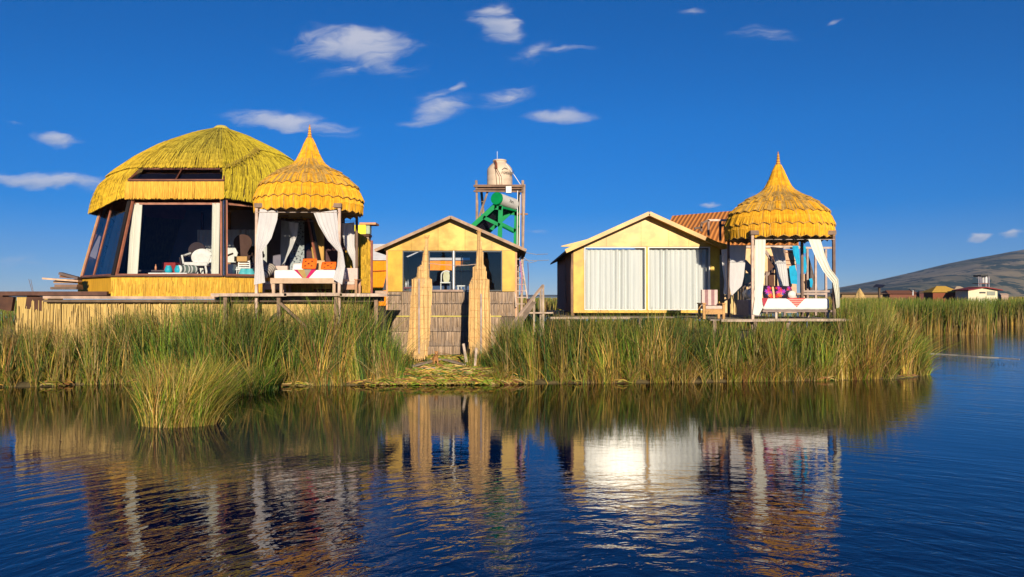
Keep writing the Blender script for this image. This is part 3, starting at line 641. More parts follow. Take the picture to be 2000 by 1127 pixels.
# ------------------------------------------------------------------ decks
def decks():
    t = thing('wooden_deck', (-6, 21, 0.2), 'raised grey plank deck on stilts under the left pavilion', 'deck', 'stilted plank decks')
    Y = 20.75; z = 2.43
    for (u0, u1, dz) in ((412,560,0),(555,668,.012),(664,757,-.004)):
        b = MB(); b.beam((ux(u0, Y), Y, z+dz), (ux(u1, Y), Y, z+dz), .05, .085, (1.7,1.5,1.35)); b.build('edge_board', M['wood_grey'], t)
    b = MB()
    for i in range(16):
        y0 = 20.82+i*.21; v = random.uniform(.6, 1.1); b.box(ux(415, Y), ux(752, 21.2), y0, y0+.195, z-.03, z+.012, (v, v, v))
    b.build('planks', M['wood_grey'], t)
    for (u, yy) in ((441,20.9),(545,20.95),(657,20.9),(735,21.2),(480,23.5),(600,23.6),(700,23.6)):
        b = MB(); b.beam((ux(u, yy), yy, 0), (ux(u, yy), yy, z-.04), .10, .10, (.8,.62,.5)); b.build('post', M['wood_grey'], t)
    b = MB(); b.beam(at(548, 592, 20.85), at(600, 640, 20.85), .09, .07, (.9,.7,.55)); b.build('brace', M['wood_grey'], t)
    b = MB(); b.beam(at(545, 610, 20.9), at(505, 640, 20.9), .08, .06, (.6,.5,.4)); b.build('brace', M['wood_grey'], t)
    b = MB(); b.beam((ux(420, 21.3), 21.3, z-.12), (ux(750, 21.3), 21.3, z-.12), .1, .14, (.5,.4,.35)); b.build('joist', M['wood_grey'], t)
    # dome platform
    t = thing('dome_platform', (-10, 22, 0.2), 'dark flat platform with straw skirt carrying the glass dome', 'platform')
    b = MB(); b.box(ux(5, 21.6), ux(700, 25), 21.55, 29.8, 2.40, 2.50, (1,1,1)); b.build('slab', M['wood_dark'], t)
    b = MB(); b.box(ux(5, 21.5), ux(214, 21.5), 21.35, 21.55, 2.415, 2.53, (1.3,1.1,1.1)); b.build('fascia', M['wood_dark'], t)
    b = MB(); b.beam((ux(85, 21.3), 21.3, 2.36), (ux(505, 21.3), 21.3, 2.345), .06, .075, (1.5,1.2,1.0)); b.build('edge_board', M['wood_grey'], t)
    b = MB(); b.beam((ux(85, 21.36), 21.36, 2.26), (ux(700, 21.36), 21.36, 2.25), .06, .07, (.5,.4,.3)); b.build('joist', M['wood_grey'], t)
    b = MB(); Yw = 21.55; x = ux(32, Yw)
    while x < ux(668, Yw):
        w = random.uniform(.5, .95); top = 2.28 if x > ux(80, Yw) else 2.42-random.uniform(0, .12)
        v = random.uniform(.86, 1.1); y_ = Yw+random.uniform(0, .05); b.box(x, x+w-.02, y_, y_+.10, .2, top, (v, v, v)); x += w
    b.build('straw_skirt', M['straw_wall'], t)
    s = MB(); x = ux(32, Yw)
    while x < ux(668, Yw):
        v = random.uniform(.6, 1.25); ln = random.uniform(.5, 1.3); z1 = random.uniform(1.2, 2.3)
        strip(s, (x, Yw-.02, z1), (x+random.uniform(-.05, .05), Yw-.05, z1-ln), random.uniform(.012, .03), Vector((0,-1,0)), (v*.62, v*.44, v*.16)); x += random.uniform(.008, .03)
    s.build('loose_straw', M['thatch'], t)
    for u in (8, 68):
        b = MB(); b.beam((ux(u, 21.6), 21.6, 2.0), (ux(u+4, 21.6), 21.6, 2.4), .12, .5, (1,.8,.7)); b.build('bracket', M['wood_dark'], t)
    # timber stack
    for i, (u0, u1, v0, dv, col, yy, w) in enumerate([(112,156,558,0,(.7,.5,.4),22.4,.3),(110,154,551,0,(1.1,.8,.6),22.45,.3),(86,156,544,5,(2.1,1.6,1.2),22.2,.2),
                                      (112,156,547,1,(1.0,.75,.55),22.5,.25),(118,155,534,10,(.45,.38,.4),22.3,.2),(120,150,540,2,(.9,.5,.3),22.45,.2),(105,156,563,0,(.5,.4,.35),22.35,.35)]):
        b = MB(); b.beam(at(u0, v0, yy), at(u1, v0+dv, yy), w, .075 if i != 2 else .05, col); o = b.build('timber_plank', M['wood_grey'])
        tag(o, ['squared brown timber low in the pile left of the dome','brown timber second from bottom of the pile beside the dome','long pale plank jutting left out of the timber pile','light brown board under the pale plank in the timber pile','dark slanting plank on top of the timber pile','short reddish offcut beneath the slanting top plank','grey bottom bearer of the timber pile'][i], 'plank', 'timber piled beside the dome')
    b = MB()
    for (u0, v0, u1, v1) in ((56,545,63,566),(60,546,65,566)): b.tube([at(u0, v0, 22), at(u1, v1+4, 22)], .008, 4, (.5,.4,.4))
    o = b.build('sticks', M['wood_grey']); tag(o, 'two thin sticks poking up at the platform end', 'sticks')
    # right deck
    global KD
    KD = 1.07
    t = thing('wooden_deck', (6, 24, 0.2), 'low plank deck on stilts under the curtained hut and right pavilion', 'deck', 'stilted plank decks')
    z = 1.735
    b = MB()
    for i in range(60):
        y0 = 20.95+i*.22; v = random.uniform(.6, 1.1); b.box(1.6 if y0 > 23.2 else 5.6, 9.6 if y0 < 24 else 8.3, y0, y0+.20, z-.03, z, (v, v*.95, v*.9))
    b.build('planks', M['wood_grey'], t)
    for (u0, u1, v, yy) in ((1408,1500,626,20.9),(1498,1652,625,20.88),(1075,1230,621,23.15)):
        b = MB(); b.beam(at(u0, v, yy), at(u1, v, yy), .05, .07, (1.4,1.25,1.1)); b.build('edge_board', M['wood_grey'], t)
    for (u, yy) in ((1395,21.0),(1474,21.0),(1538,21.1),(1640,21.0),(1110,23.3),(1250,23.3)):
        b = MB(); b.beam((ux(u, yy), yy, .15), (ux(u, yy), yy, z-.03), .09, .09, (1.0,.8,.7)); b.build('post', M['wood_grey'], t)
    KD = 1.0
decks()

# ------------------------------------------------------------------ glass dome
def dome():
    cx, cy, z0 = -9.9, 25.25, 2.42
    t = thing('glass_dome_house', (cx, cy, z0), 'large eight sided glass walled dome with yellow green thatch roof', 'house')
    def corner(k, ap):   # octagon corner k, front corners are k=0 (left) and 1 (right)
        a = R(-112.5+45*k); r = ap/math.cos(R(22.5)); return Vector((cx+r*math.cos(a), cy+r*math.sin(a), 0))
    APB, APT, ZB, ZT = 3.84, 3.32, 2.95, 5.30
    # base band
    band = MB()
    for k in range(8):
        a, b = corner(k, 3.92), corner(k+1, 3.92); n = 10
        for i in range(n):
            p, q = a.lerp(b, i/n), a.lerp(b, (i+1)/n); v = random.uniform(.9, 1.1)
            sm = (1.15, 1.05, .8) if k == 7 else (1.12*v, 1.12*v, 1.4*v)
            zl = z0+.05 if k == 7 else z0-.05
            band.add([(p.x,p.y,zl),(q.x,q.y,zl),(q.x,q.y,ZB),(p.x,p.y,ZB)], [(0,1,2,3)], sm)
    band.build('base_band', M['yellow_straw'], t)
    ss = MB()
    for k in (0, 1):
        a, b = corner(k, 3.935), corner(k+1, 3.935); n = 150; nr = Vector((math.sin(R(45*k)), -math.cos(R(45*k)), 0))
        for i in range(n):
            p = a.lerp(b, (i+random.random())/n); v = random.uniform(.7, 1.25); zt = ZB-random.uniform(0, .25); zz = max(z0-.06, zt-random.uniform(.2, .5))
            p.z = zt; q = Vector((p.x+random.uniform(-.02,.02), p.y, zz)); strip(ss, p, q, random.uniform(.015, .035), nr, (.72*v, .43*v, .06*v))
    ss.build('straw_facing', M['thatch'], t)
    # sill ledge
    led = MB()
    for k in range(8):
        a, b = corner(k, 3.95), corner(k+1, 3.95); a.z = b.z = ZB+.02; led.beam(a, b, .14, .035)
    led.build('sill', M['wood_dark'], t)
    fl = MB(); fl.add([tuple(corner(k, 3.8)+Vector((0,0,ZB-.02))) for k in range(8)], [tuple(range(8))]); fl.build('interior_floor', M['wood_red'], t)
    # corner frames and windows
    for k in range(8):
        a0, a1 = corner(k, APB), corner(k, APT); a0.z = ZB+.03; a1.z = ZT
        b = MB(); b.beam(a0, a1, .06 if k == 7 else .11, .06 if k == 7 else .10, (1,1,1) if k != 7 else (.9,.9,.9), up=(a0.x-cx, a0.y-cy, 0)); b.build('corner_post', M['yellow_straw'] if k == 7 else M['wood_black'], t)
        b0, b1 = corner(k+1, APB), corner(k+1, APT); b0.z = ZB+.03; b1.z = ZT
        ex = (b0-a0).normalized()
        q = [a0+ex*.075, b0-ex*.075, b1-ex*.075, a1+ex*.075]
        if k in (2, 3, 4, 5):       # solid back walls
            w = MB(); w.add(q, [(0,1,2,3)]); w.build('back_wall', M['thatch_under'], t); continue
        w = MB(); w.add([p+Vector((0,0,0)) for p in q], [(0,1,2,3)]); wo_ = w.build('window', M['glass'], t)
        f = MB()
        for (p, r_) in ((q[0],q[3]),(q[1],q[2])): f.beam(p, r_, .07, .06, (1.6,1.5,1.4))
        f.beam(q[0]+Vector((0,0,.03)), q[1]+Vector((0,0,.03)), .07, .06); f.beam(q[3], q[2], .07, .08)
        f.build('frame', M['wood_red'], wo_)
        if k == 7:
            for f_, w_ in ((.40,.05),):
                f = MB(); f.beam(q[0].lerp(q[1], f_), q[3].lerp(q[2], f_), w_, .06, (1.6,1.5,1.4)); f.build('mullion', M['wood_red'], wo_)
        if k in (0, 1):
            m1 = q[3].lerp(q[0], .07); m2 = q[2].lerp(q[1], .07)
            f = MB(); f.beam(m1+Vector((0,.12,0)), m2+Vector((0,.12,0)), .05, .06, (2.2,2.5,2.6)); f.build('transom', M['wood_red'], wo_)
    # chrome strip on the right front post
    a0, a1 = corner(1, APB+.11), corner(1, APT+.11); a0.z = ZB+.03; a1.z = ZT
    b = MB(); b.tube([a0, a1], .018, 8); b.build('drain_pipe', mat('steel', (.75,.75,.75), None, (3,3,3), .2, metal=1.0), t)
    # front band over the window and the two roof lights
    fb = MB(); l0, r0 = corner(0, 3.50), corner(1, 3.50); l1, r1 = corner(0, 3.47), corner(1, 3.47)
    l0.z = r0.z = 5.26; l1.z = r1.z = 5.76
    fb.add([l0, r0, r1, l1], [(0,1,2,3)], (1.15,1.15,1.6)); n = 170
    for i in range(n):
        s_ = (i+random.random())/n; v = random.uniform(.8, 1.2); p = l1.lerp(r1, s_); q = l0.lerp(r0, s_); q.z -= random.uniform(-.01, .04)
        strip(fb, p+Vector((0,-.01,0)), q+Vector((0,-.03,0)), random.uniform(.02, .035), Vector((0,-1,0)), (1.2*v, 1.15*v, 1.7*v))
    fb.build('fascia_band', M['yellow_straw'], t)
    w0, w1 = corner(0, 3.40), corner(1, 3.40); w2, w3 = corner(1, 2.98), corner(0, 2.98); w0.z = w1.z = 5.80; w2.z = w3.z = 6.20
    w3.x += .0; mid0, mid1 = (w0+w1)/2, (w2+w3)/2
    for (a, b_, c, d) in ((w0, mid0, mid1, w3), (mid0, w1, w2, mid1)):
        w = MB(); w.add([a, b_, c, d], [(0,1,2,3)]); so = w.build('roof_light', M['glass_dark'], t)
        f = MB()
        for (p, q) in ((a,b_),(b_,c),(c,d),(d,a)): f.beam(p+Vector((0,-.01,.02)), q+Vector((0,-.01,.02)), .045, .04)
        f.build('frame', M['wood_red'], so)
    b = MB(); e = .03; b.add([w0+Vector((-.02,.02,-.06)), w1+Vector((.02,.02,-.06)), w2+Vector((.02,.05,-.12)), w3+Vector((-.02,.05,-.12))], [(0,1,2,3)])
    b.add([l1+Vector((0,.02,0)), r1+Vector((0,.02,0)), w1+Vector((.0,0,0)), w0+Vector((-.0,0,0))], [(0,1,2,3)]); b.build('roof_light_well', M['wood_dark'], t)
    # thatch roof surface
    RP_ = [(3.66,5.05),(3.58,5.5),(3.45,5.95),(3.10,6.40),(2.60,6.84),(1.90,7.32),(.95,7.80),(.45,8.00),(.0,8.16)]
    zz = [p[1] for p in RP_]; rr = [p[0] for p in RP_]
    def surf(a, z, off=0.0):
        ap = float(np.interp(z, zz, rr)); da = ((math.degrees(a)+90+22.5) % 45)-22.5
        oc = ap/math.cos(R(da)); w = min(1, max(0, (z-5.6)/1.9)); r = oc*(1-w)+ap*1.02*w
        # the front face stands a little back, as the wall below does
        fa = ((math.degrees(a)+90+180) % 360)-180
        pull = max(0, 1-max(0, abs(fa)-16)/14)*max(0, min(1, (7.0-z)/.8))*.22
        r = r-pull+off
        return Vector((cx+r*math.cos(a), cy+r*math.sin(a), z))
    def eave(fa):        # eave height by angle from the front: drops on the side faces
        fa = abs(fa)
        if fa < 22.5: return 6.24
        k = min(1, (fa-22.5)/45*1.0); return 5.28-.26*k if fa < 67.5 else 5.02
    def cap_low(fa):     # lower edge of the upper thatch layer
        if -40 < fa < 24: return 6.24
        if 24 <= fa < 60: return 6.24+.85*min(1, (fa-24)/24)
        if fa >= 60: return 7.05
        return 6.24
    base = MB(); na, nz_ = 96, 18
    def fnb(s, v):
        a = 2*math.pi*s-math.pi/2+.0001; fa = ((s*360+180) % 360)-180; z = eave(fa)+(8.16-eave(fa))*v; return surf(a, z, -.03)
    base.grid(fnb, na*2, nz_); roof = base.build('roof', M['thatch_under'], t, solid=0)
    th = MB()
    def lay(z_lo, z_hi_fn, off0, sel, cfun, dens=.034, ln=.75):
        z = z_hi_fn
        pass
    rng = random.Random(5)
    def courses(lo_fn, hi, off, sel, dens):
        z = hi
        rows = []
        while z > 4.95: rows.append(z); z -= .20 if z > 6 else .26
        for zt in rows:
            ap = max(.12, float(np.interp(zt-.2, zz, rr))); n = int(2*math.pi*ap/dens)
            for k in range(n):
                a = 2*math.pi*(k+rng.random())/n; fa = ((math.degrees(a)+90+180) % 360)-180
                if not sel(fa, zt): continue
                lo = lo_fn(fa)
                if zt <= lo+.02: continue
                z1 = max(lo+rng.uniform(-.02, .02), zt-rng.uniform(.42, .80)); da = rng.uniform(-.008, .008)
                # the side faces' strands lean away from the front
                if lo < 6 and fa > 0: da += -.02
                zm = (zt+z1)/2; o0 = off-.005; o1 = off+rng.uniform(.004, .018)
                p0, pm, p1 = surf(a, zt, o0), surf(a+da*.5, zm, (o0+o1)/2+.01), surf(a+da, z1, o1)
                nr = Vector((math.cos(a), math.sin(a), .6)).normalized(); v = rng.uniform(.72, 1.15)
                tt = min(1, max(0, (zt-5.2)/2.2)); left = max(0, min(1, (-fa-5)/40))
                gr = tt*(1-.7*left); noise_ = rng.random()
                c = np.array([.78,.48,.022])*(1-gr)+np.array([.53,.43,.045])*gr
                if fa > 22 and zt > 5.25: c = np.array([.60,.47,.03])
                if noise_ < .09: c = c*.35
                c = c*v; w = rng.uniform(.014, .030)
                strip(th, p0, pm, w, nr, tuple(c)); strip(th, pm, p1, w, nr, tuple(c))
    courses(eave, 7.6, 0.0, lambda fa, z: abs(fa) > 21.5, .030)
    courses(cap_low, 8.14, .06, lambda fa, z: True, .030)
    # crease where the cap laps the right face, a tuft of ends
    for i in range(70):
        s_ = rng.random(); fa = 24+s_*26; a = R(fa-90); z = cap_low(fa)
        p0 = surf(a, z+.10, .08); p1 = surf(a+rng.uniform(-.03, .03), z-rng.uniform(.0, .10), .11+rng.uniform(0, .05))
        strip(th, p0, p1, .02, Vector((math.cos(a), math.sin(a), .5)).normalized(), (.40,.29,.04))
    th.build('thatch', M['thatch'], roof)
    cp = MB(); cp.lathe([(.26,7.98),(.25,8.12),(.16,8.19),(.04,8.22)], (cx, cy, 0), 16, (.62,.5,.1)); cp.build('cap', M['thatch'], roof)
    # inner lining so that the room reads dark and red brown
    ln_ = MB()
    def fnl(s, v):
        a = 2*math.pi*s; z = 5.34+2.5*v; p = surf(a, z, -.30); p.z -= .10; return p
    ln_.grid(fnl, 48, 8); ln_.build('ceiling_lining', M['wood_red'], t)
    # room partition at the back
    pt = MB(); pt.box(cx-3.0, cx+2.6, 27.6, 27.7, ZB, 5.6, (.22,.2,.26)); pt.build('partition', M['paint'], t)
    for x in (cx-1.6, cx-.6, cx+.5, cx+1.6):
        pt = MB(); pt.box(x-.04, x+.04, 27.5, 27.58, ZB, 5.5, (.8,.7,.7)); pt.build('stud', M['wood_red'], t)
    return t
dome()
gD = 'cream drapes inside the dome windows'
def drape(x0, x1, y, z0, z1, nf, amp, label, group, mt='cloth_cream', name='drape', leanx=0, leany=0):
    mb = MB(); ph = random.uniform(0, 6)
    def fn(s, t):
        return (x0+(x1-x0)*s+leanx*t, y+leany*t+amp*math.sin(s*nf*2*math.pi+ph+.9*math.sin(s*7.3+ph)+.35*t*math.sin(s*17+ph))*(.65+.35*math.sin(s*11+ph*3))+amp*.3*math.sin(s*nf*4.7+ph*2+t), z1+(z0-z1)*t)
    mb.grid(fn, max(24, int(nf*14)), 12); o = mb.build(name, M[mt], smooth=True)
    return tag(o, label, 'drape', group)
drape(ux(247,21.7), ux(268,21.7), 21.98, 2.97, 5.15, 2, .03, 'cream drape at the left edge of the wide front dome window', gD, leanx=-.02, leany=-.22)
drape(ux(409,21.8), ux(424,21.8), 21.98, 2.97, 5.15, 1.5, .03, 'cream drape at the right edge of the wide front dome window', gD, leanx=.06, leany=-.22)
drape(-12.32, -12.0, 23.15, 2.97, 5.0, 2, .03, 'pale drape inside the left slanting dome window', gD, leanx=-.38, leany=-.30)
drape(-12.95, -12.62, 23.62, 2.97, 5.0, 2, .03, 'tan drape at the outer edge of the left slanting dome window', gD, 'tan_cloth', leanx=-.36, leany=-.12)
drape(-12.62, -12.42, 23.45, 2.97, 5.0, 2, .02, 'speckled curtain between the tan and the pale drape in the left dome window', gD, 'beads', leanx=-.36, leany=-.2)
drape(-10.35, -8.7, 26.3, 3.0, 4.75, 9, .04, 'short grey gathered curtain at the back of the dome behind the chairs', gD, 'drape')
drape(-11.2, -10.5, 26.4, 3.0, 4.75, 4, .04, 'short grey gathered curtain seen through the wide dome window', gD, 'drape')

# ------------------------------------------------------------------ dome furniture
def ornate_chair(loc, label, seat_col, back_col, w=.55, hb=1.15, rot=0):
    x, y, z = loc; t = thing('ornate_chair', loc, label, 'chair', 'chairs inside the dome')
    s = MB(); s.box(x-w/2, x+w/2, y-.25, y+.27, z+.38, z+.50, seat_col); s.build('seat', M['matte'], t, bevel=.03)
    b = MB(); out = []
    for k in range(25):
        a = -math.pi*.72+math.pi*1.44*k/24+math.pi/2; out.append((x+w*.47*math.cos(a)*(-1), z+hb-.28+.27*math.sin(a)))
    out += [(x+w*.24, z+hb-.60), (x+w*.36, z+.5), (x-w*.36, z+.5), (x-w*.24, z+hb-.60)]
    out = out if True else out
    b.prism(out, y+.24, y+.31, back_col); b.build('backrest', M['matte'], t)
    for sx in (-1, 1):
        for yy in (-.2, .24):
            l = MB(); l.tube([(x+sx*w*.42, y+yy, z), (x+sx*w*.45, y+yy, z+.2), (x+sx*w*.40, y+yy, z+.4)], [.02,.035,.03], 6, back_col); l.build('leg', M['matte'], t)
        a = MB(); a.tube([(x+sx*w*.5, y+.24, z+.80), (x+sx*w*.62, y+.0, z+.72), (x+sx*w*.6, y-.2, z+.70), (x+sx*w*.52, y-.22, z+.45)], .03, 6, back_col); a.build('armrest', M['matte'], t)
    return t
FZ = 2.94
ornate_chair((ux(468,23.2), 23.2, FZ), 'brown round backed armchair behind the right dome window', (.35,.2,.1), (.10,.055,.045), w=.62, hb=1.42)
ornate_chair((ux(388,23.0), 23.0, FZ), 'white carved armchair behind the wide dome window', (.75,.73,.68), (.75,.73,.68), w=.72, hb=.95)
ornate_chair((ux(378,24.3), 24.3, FZ), 'dark curly armchair behind the white carved one', (.06,.04,.04), (.05,.035,.035), w=.6, hb=1.25)
ornate_chair((ux(492,23.9), 23.9, FZ), 'black armchair partly hidden by the pavilion curtain', (.04,.03,.04), (.035,.03,.035), w=.6, hb=1.1)
def ladder_chair(x, y, z, label, col, w=.36, h=.75, group='chairs inside the dome'):
    t = thing('slatted_chair', (x, y, z), label, 'chair', group)
    for sx in (-1, 1):
        b = MB(); b.tube([(x+sx*w/2*1.15, y+.17, z), (x+sx*w/2*.9, y+.2, z+h)], .018, 6, col); b.build('leg', M['paint'], t)
        b = MB(); b.tube([(x+sx*w/2, y-.17, z), (x+sx*w/2, y-.17, z+h*.45)], .018, 6, col); b.build('leg', M['paint'], t)
    b = MB(); b.box(x-w/2, x+w/2, y-.18, y+.18, z+h*.45, z+h*.5, col); b.build('seat', M['paint'], t)
    b = MB()
    for k in range(4): zz_ = z+h*(.6+.12*k); b.beam((x-w/2, y+.19, zz_), (x+w/2, y+.19, zz_), .02, .035, col)
    b.build('backrest', M['paint'], t)
ladder_chair(ux(471,22.7), 22.75, FZ, 'small white slatted chair beside the turquoise pots', (.8,.8,.78), .36, .55)
def table(x0, x1, y0, y1, z, zt, col, label, cat='table', name='table', mt='paint'):
    t = thing(name, ((x0+x1)/2, (y0+y1)/2, z), label, cat)
    b = MB(); b.box(x0, x1, y0, y1, zt-.05, zt, col); b.build('tabletop', M[mt], t, bevel=.01)
    for sx in (x0+.05, x1-.05):
        for sy in (y0+.05, y1-.05):
            b = MB(); b.box(sx-.025, sx+.025, sy-.025, sy+.025, z, zt-.05, col); b.build('leg', M[mt], t)
table(ux(297,22.0), ux(372,22.0), 21.75, 22.25, FZ, 3.03+.05, (.85,.85,.84), 'low white table along the foot of the wide dome window')
def lathe_thing(name, prof, loc, mt, label, cat, col=(1,1,1), group=None, n=16):
    b = MB(); b.lathe(prof, loc, n, col); o = b.build(name, M[mt], smooth=True); return tag(o, label, cat, group)
pot = [(.06,0),(.10,.03),(.11,.10),(.09,.16),(.07,.20),(.075,.22)]
for i, (u, lab) in enumerate(((329,'turquoise jar at the left on the low white table'),(348,'turquoise jar beside the striped bolster'))):
    lathe_thing('jar', pot, (ux(u,22.0), 22.0, 3.08), 'paint', lab, 'jar', (.02,.42,.55), 'turquoise jars in the dome')
for i, (u, y_, lab) in enumerate(((476,22.55,'turquoise pot left of its twin by the slatted chair'),(488,22.6,'turquoise pot right of its twin by the slatted chair'))):
    lathe_thing('pot', [(r*1.4, z*1.3) for r, z in pot], (ux(u,y_), y_, FZ), 'paint', lab, 'pot', (.10,.52,.58), 'turquoise pots behind the right dome window')
b = MB(); b.box(ux(444,22.5), ux(457,22.5), 22.4, 22.7, FZ, FZ+.42, (.72,.76,.74)); tag(b.build('cool_box', M['paint'], bevel=.02), 'pale grey box standing left of the slatted chair in the dome', 'box')
b = MB(); b.box(ux(458,22.9), ux(483,22.9), 22.85, 22.95, FZ+.52, FZ+.68, (.62,.36,.14)); tag(b.build('wooden_crate', M['matte'], bevel=.01), 'honey coloured wooden box on the seat of the brown round backed chair', 'box')
def bolster(p0, p1, r, label, cols, group=None):
    b = MB(); p0, p1 = Vector(p0), Vector(p1); n = 12
    for i in range(n):
        q0, q1 = p0.lerp(p1, i/n), p0.lerp(p1, (i+1)/n); b.tube([q0, q1], r*(1-.12*((i/n-.5)*2)**4), 16, cols[i % len(cols)], cap=(i in (0, n-1)))
    tag(b.build('bolster', M['matte'], smooth=True), label, 'cushion', group)
bolster((ux(352,22.05), 21.95, 3.20), (ux(378,22.3), 22.45, 3.20), .13, 'white and green striped bolster on the low white table', [(.78,.78,.74),(.12,.16,.14),(.78,.78,.74),(.20,.26,.22),(.20,.26,.22)])
lathe_thing('bottle', [(.03,0),(.03,.10),(.012,.14),(.012,.18)], (ux(304,23), 23, 3.2), 'paint', 'small orange bottle on the dark shelf inside the dome', 'bottle', (.7,.3,.15))
table(ux(270,23.2), ux(330,23.2), 22.9, 23.5, FZ, 3.2, (.10,.08,.09), 'dark side table behind the low white table')
b = MB(); b.box(ux(318,24.2), ux(345,24.2), 24.1, 24.6, FZ, FZ+.55, (.30,.035,.03)); tag(b.build('red_chest', M['matte'], bevel=.03), 'dark red upholstered chest at the back of the dome', 'chest')

# ------------------------------------------------------------------ beds and armchairs
def pillow(name, c, w, h, d, mt, col, label, cat, group=None, tilt=0, pattern=None):
    mb = MB()
    def pt(s, t, side):
        a, b_ = s*2-1, t*2-1; th_ = d/2*max(0, (1-abs(a)**3.5))**.6*max(0, (1-abs(b_)**3.5))**.6
        x = c[0]+a*w/2*(1-.06*(b_*b_)); z = c[2]+b_*h/2*(1-.06*a*a); y = c[1]+side*th_+b_*tilt
        return (x, y, z)
    for side in (-1, 1):
        mb.grid(lambda s, t: pt(s, t, side), 16, 16, col)
    if pattern:
        for i, (x, y, z) in enumerate(mb.v):
            mb.c[i] = pattern((x-c[0])/(w/2), (z-c[2])/(h/2))
    o = mb.build(name, M[mt], smooth=True); return tag(o, label, cat, group)
def mattress(name, x0, x1, y0, y1, z0, z1, parent, rnd=.06):
    mb = MB(); mb.box(x0, x1, y0, y1, z0, z1); o = mb.build(name, M['mattress'], parent); b = o.modifiers.new('b', 'BEVEL'); b.width = rnd; b.segments = 4
    o.data.polygons.foreach_set('use_smooth', [True]*len(o.data.polygons)); return o
def left_bed():
    x0, x1 = ux(537, 21.4), ux(656, 21.4); y0, y1 = 21.25, 22.9
    t = thing('day_bed', ((x0+x1)/2, 22, 2.45), 'pine framed day bed with white mattress under the left pavilion', 'bed', 'day beds in the pavilions')
    b = MB(); b.box(x0-.08, x1+.08, y0-.03, y0+.04, 2.76, 2.91); b.box(x0-.08, x0-.02, y0+.04, y1, 2.76, 2.90); b.box(x1+.02, x1+.08, y0+.04, y1, 2.76, 2.90); b.build('frame', M['wood_pale'], t)
    for x in (x0, x0+.22, x1-.02):
        b = MB(); b.box(x-.04, x+.04, y0-.0, y0+.08, 2.45, 2.757); b.build('leg', M['wood_pale'], t)
    for x in (x0, x1):
        b = MB(); b.box(x-.04, x+.04, y1-.1, y1, 2.45, 2.757); b.build('leg', M['wood_pale'], t)
    mattress('mattress', x0-.01, x1+.01, y0+.06, y1, 2.86, 3.15, t)
    yc = y0+.035
    r = MB(); xc = ux(592, 21.3)
    # woven runner hanging as a triangle over the front of the bed, striped
    zt, zb = 3.158, vz(547, 21.3)
    xl, xr = ux(574, 21.3), ux(618, 21.3); xt = ux(595, 21.3)
    r.add([(xl, yc, zt), (xt, yc, zb), (xl+.1, yc, zt)], [(0,1,2)], (.45,.02,.10))
    r.add([(xl+.1, yc-.004, zt), (xt, yc-.004, zb), (xt+.06, yc-.004, zb+.08), (xl+.30, yc-.004, zt)], [(0,1,2,3)], (.42,.28,.10))
    r.add([(xl+.30, yc-.002, zt), (xt+.06, yc-.002, zb+.08), (xt+.16, yc-.002, zb+.19), (xr-.14, yc-.002, zt)], [(0,1,2,3)], (.30,.27,.20))
    r.add([(xr-.14, yc-.006, zt), (xt, yc-.006, zb), (xt+.12, yc-.006, zb+.06), (xr, yc-.006, zt)], [(0,1,2,3)], (.50,.02,.12))
    r.add([(xl, yc, zt), (xr, yc, zt), (xr, y0+.5, zt+.004), (xl, y0+.5, zt+.004)], [(0,1,2,3)], (.38,.26,.12))
    tag(r.build('bed_runner', M['matte']), 'triangular woven runner with crimson stripes on the left day bed', 'runner')
    flower = lambda a, b_: (.10,.02,.01) if (a*a+b_*b_) < .02 or (abs(abs(a)-.45) < .1 and abs(abs(b_)-.4) < .12) else (.85,.16,.015)
    pillow('cushion', (ux(604,22.0), 22.0, vz(517,22.0)+.03), .44, .32, .16, 'matte', (1,1,1), 'bright orange embroidered cushion nearer the middle of the left day bed', 'cushion', 'orange cushions on the left day bed', .08, flower)
    pillow('cushion', (ux(640,21.8), 21.9, vz(519,22.0)+.0), .44, .24, .16, 'matte', (1,1,1), 'flatter orange cushion at the right end of the left day bed', 'cushion', 'orange cushions on the left day bed', .08, flower)
    pillow('pillow', (ux(582,22.3), 22.35, 3.27), .36, .24, .14, 'mattress', (1,1,1), 'plain white pillow left of the orange cushions', 'pillow', None, .06)
    pillow('cushion', (ux(623,22.6), 22.6, 3.32), .34, .34, .14, 'matte', (.62,.42,.22), 'tan cushion behind the two orange ones', 'cushion', None, .06)
left_bed()
def club_chair(x, y, z, w, label, wood='wood_pale', wedge=None, stripes=False, hb=.66, fc=None, grp='wooden armchairs on the decks'):
    t = thing('armchair', (x, y, z), label, 'armchair', grp)
    for sx in (-1, 1):
        for yy in (-.26, .26):
            b = MB(); b.box(x+sx*w/2-.035, x+sx*w/2+.035, y+yy-.035, y+yy+.035, z, z+.42+.0, fc or (1,1,1)); b.build('leg', M[wood], t)
        b = MB(); b.box(x+sx*w/2-.05, x+sx*w/2+.05, y-.33, y+.33, z+.422, z+.46, fc or (1,1,1)); b.build('armrest', M[wood], t)
    b = MB(); b.box(x-w/2+.04, x+w/2-.04, y-.30, y-.26, z+.14, z+.28, fc or (1,1,1)); b.build('rail', M[wood], t)
    b = MB(); b.box(x-w/2+.04, x+w/2-.04, y-.3, y+.26, z+.282, z+.38, (1,1,1)); b.build('seat_cushion', M['cushion_beige'], t, bevel=.025)
    b = MB(); n = 5
    for i in range(n):
        xa = x-w/2+.05+(w-.1)*i/n; v = (1.0,.95,.95) if not stripes or i % 2 == 0 else (.5,.35,.4); b.box(xa, xa+(w-.1)/n-.001, y+.17, y+.29, z+.39, z+hb, v)
    b.build('back_cushion', M['matte'] if False else M['striped'], t)
M['striped'] = mat('striped', (.62,.50,.44), (.54,.43,.38), (12,12,12), .9, attr=True, spec=.1)
KD = 1.07
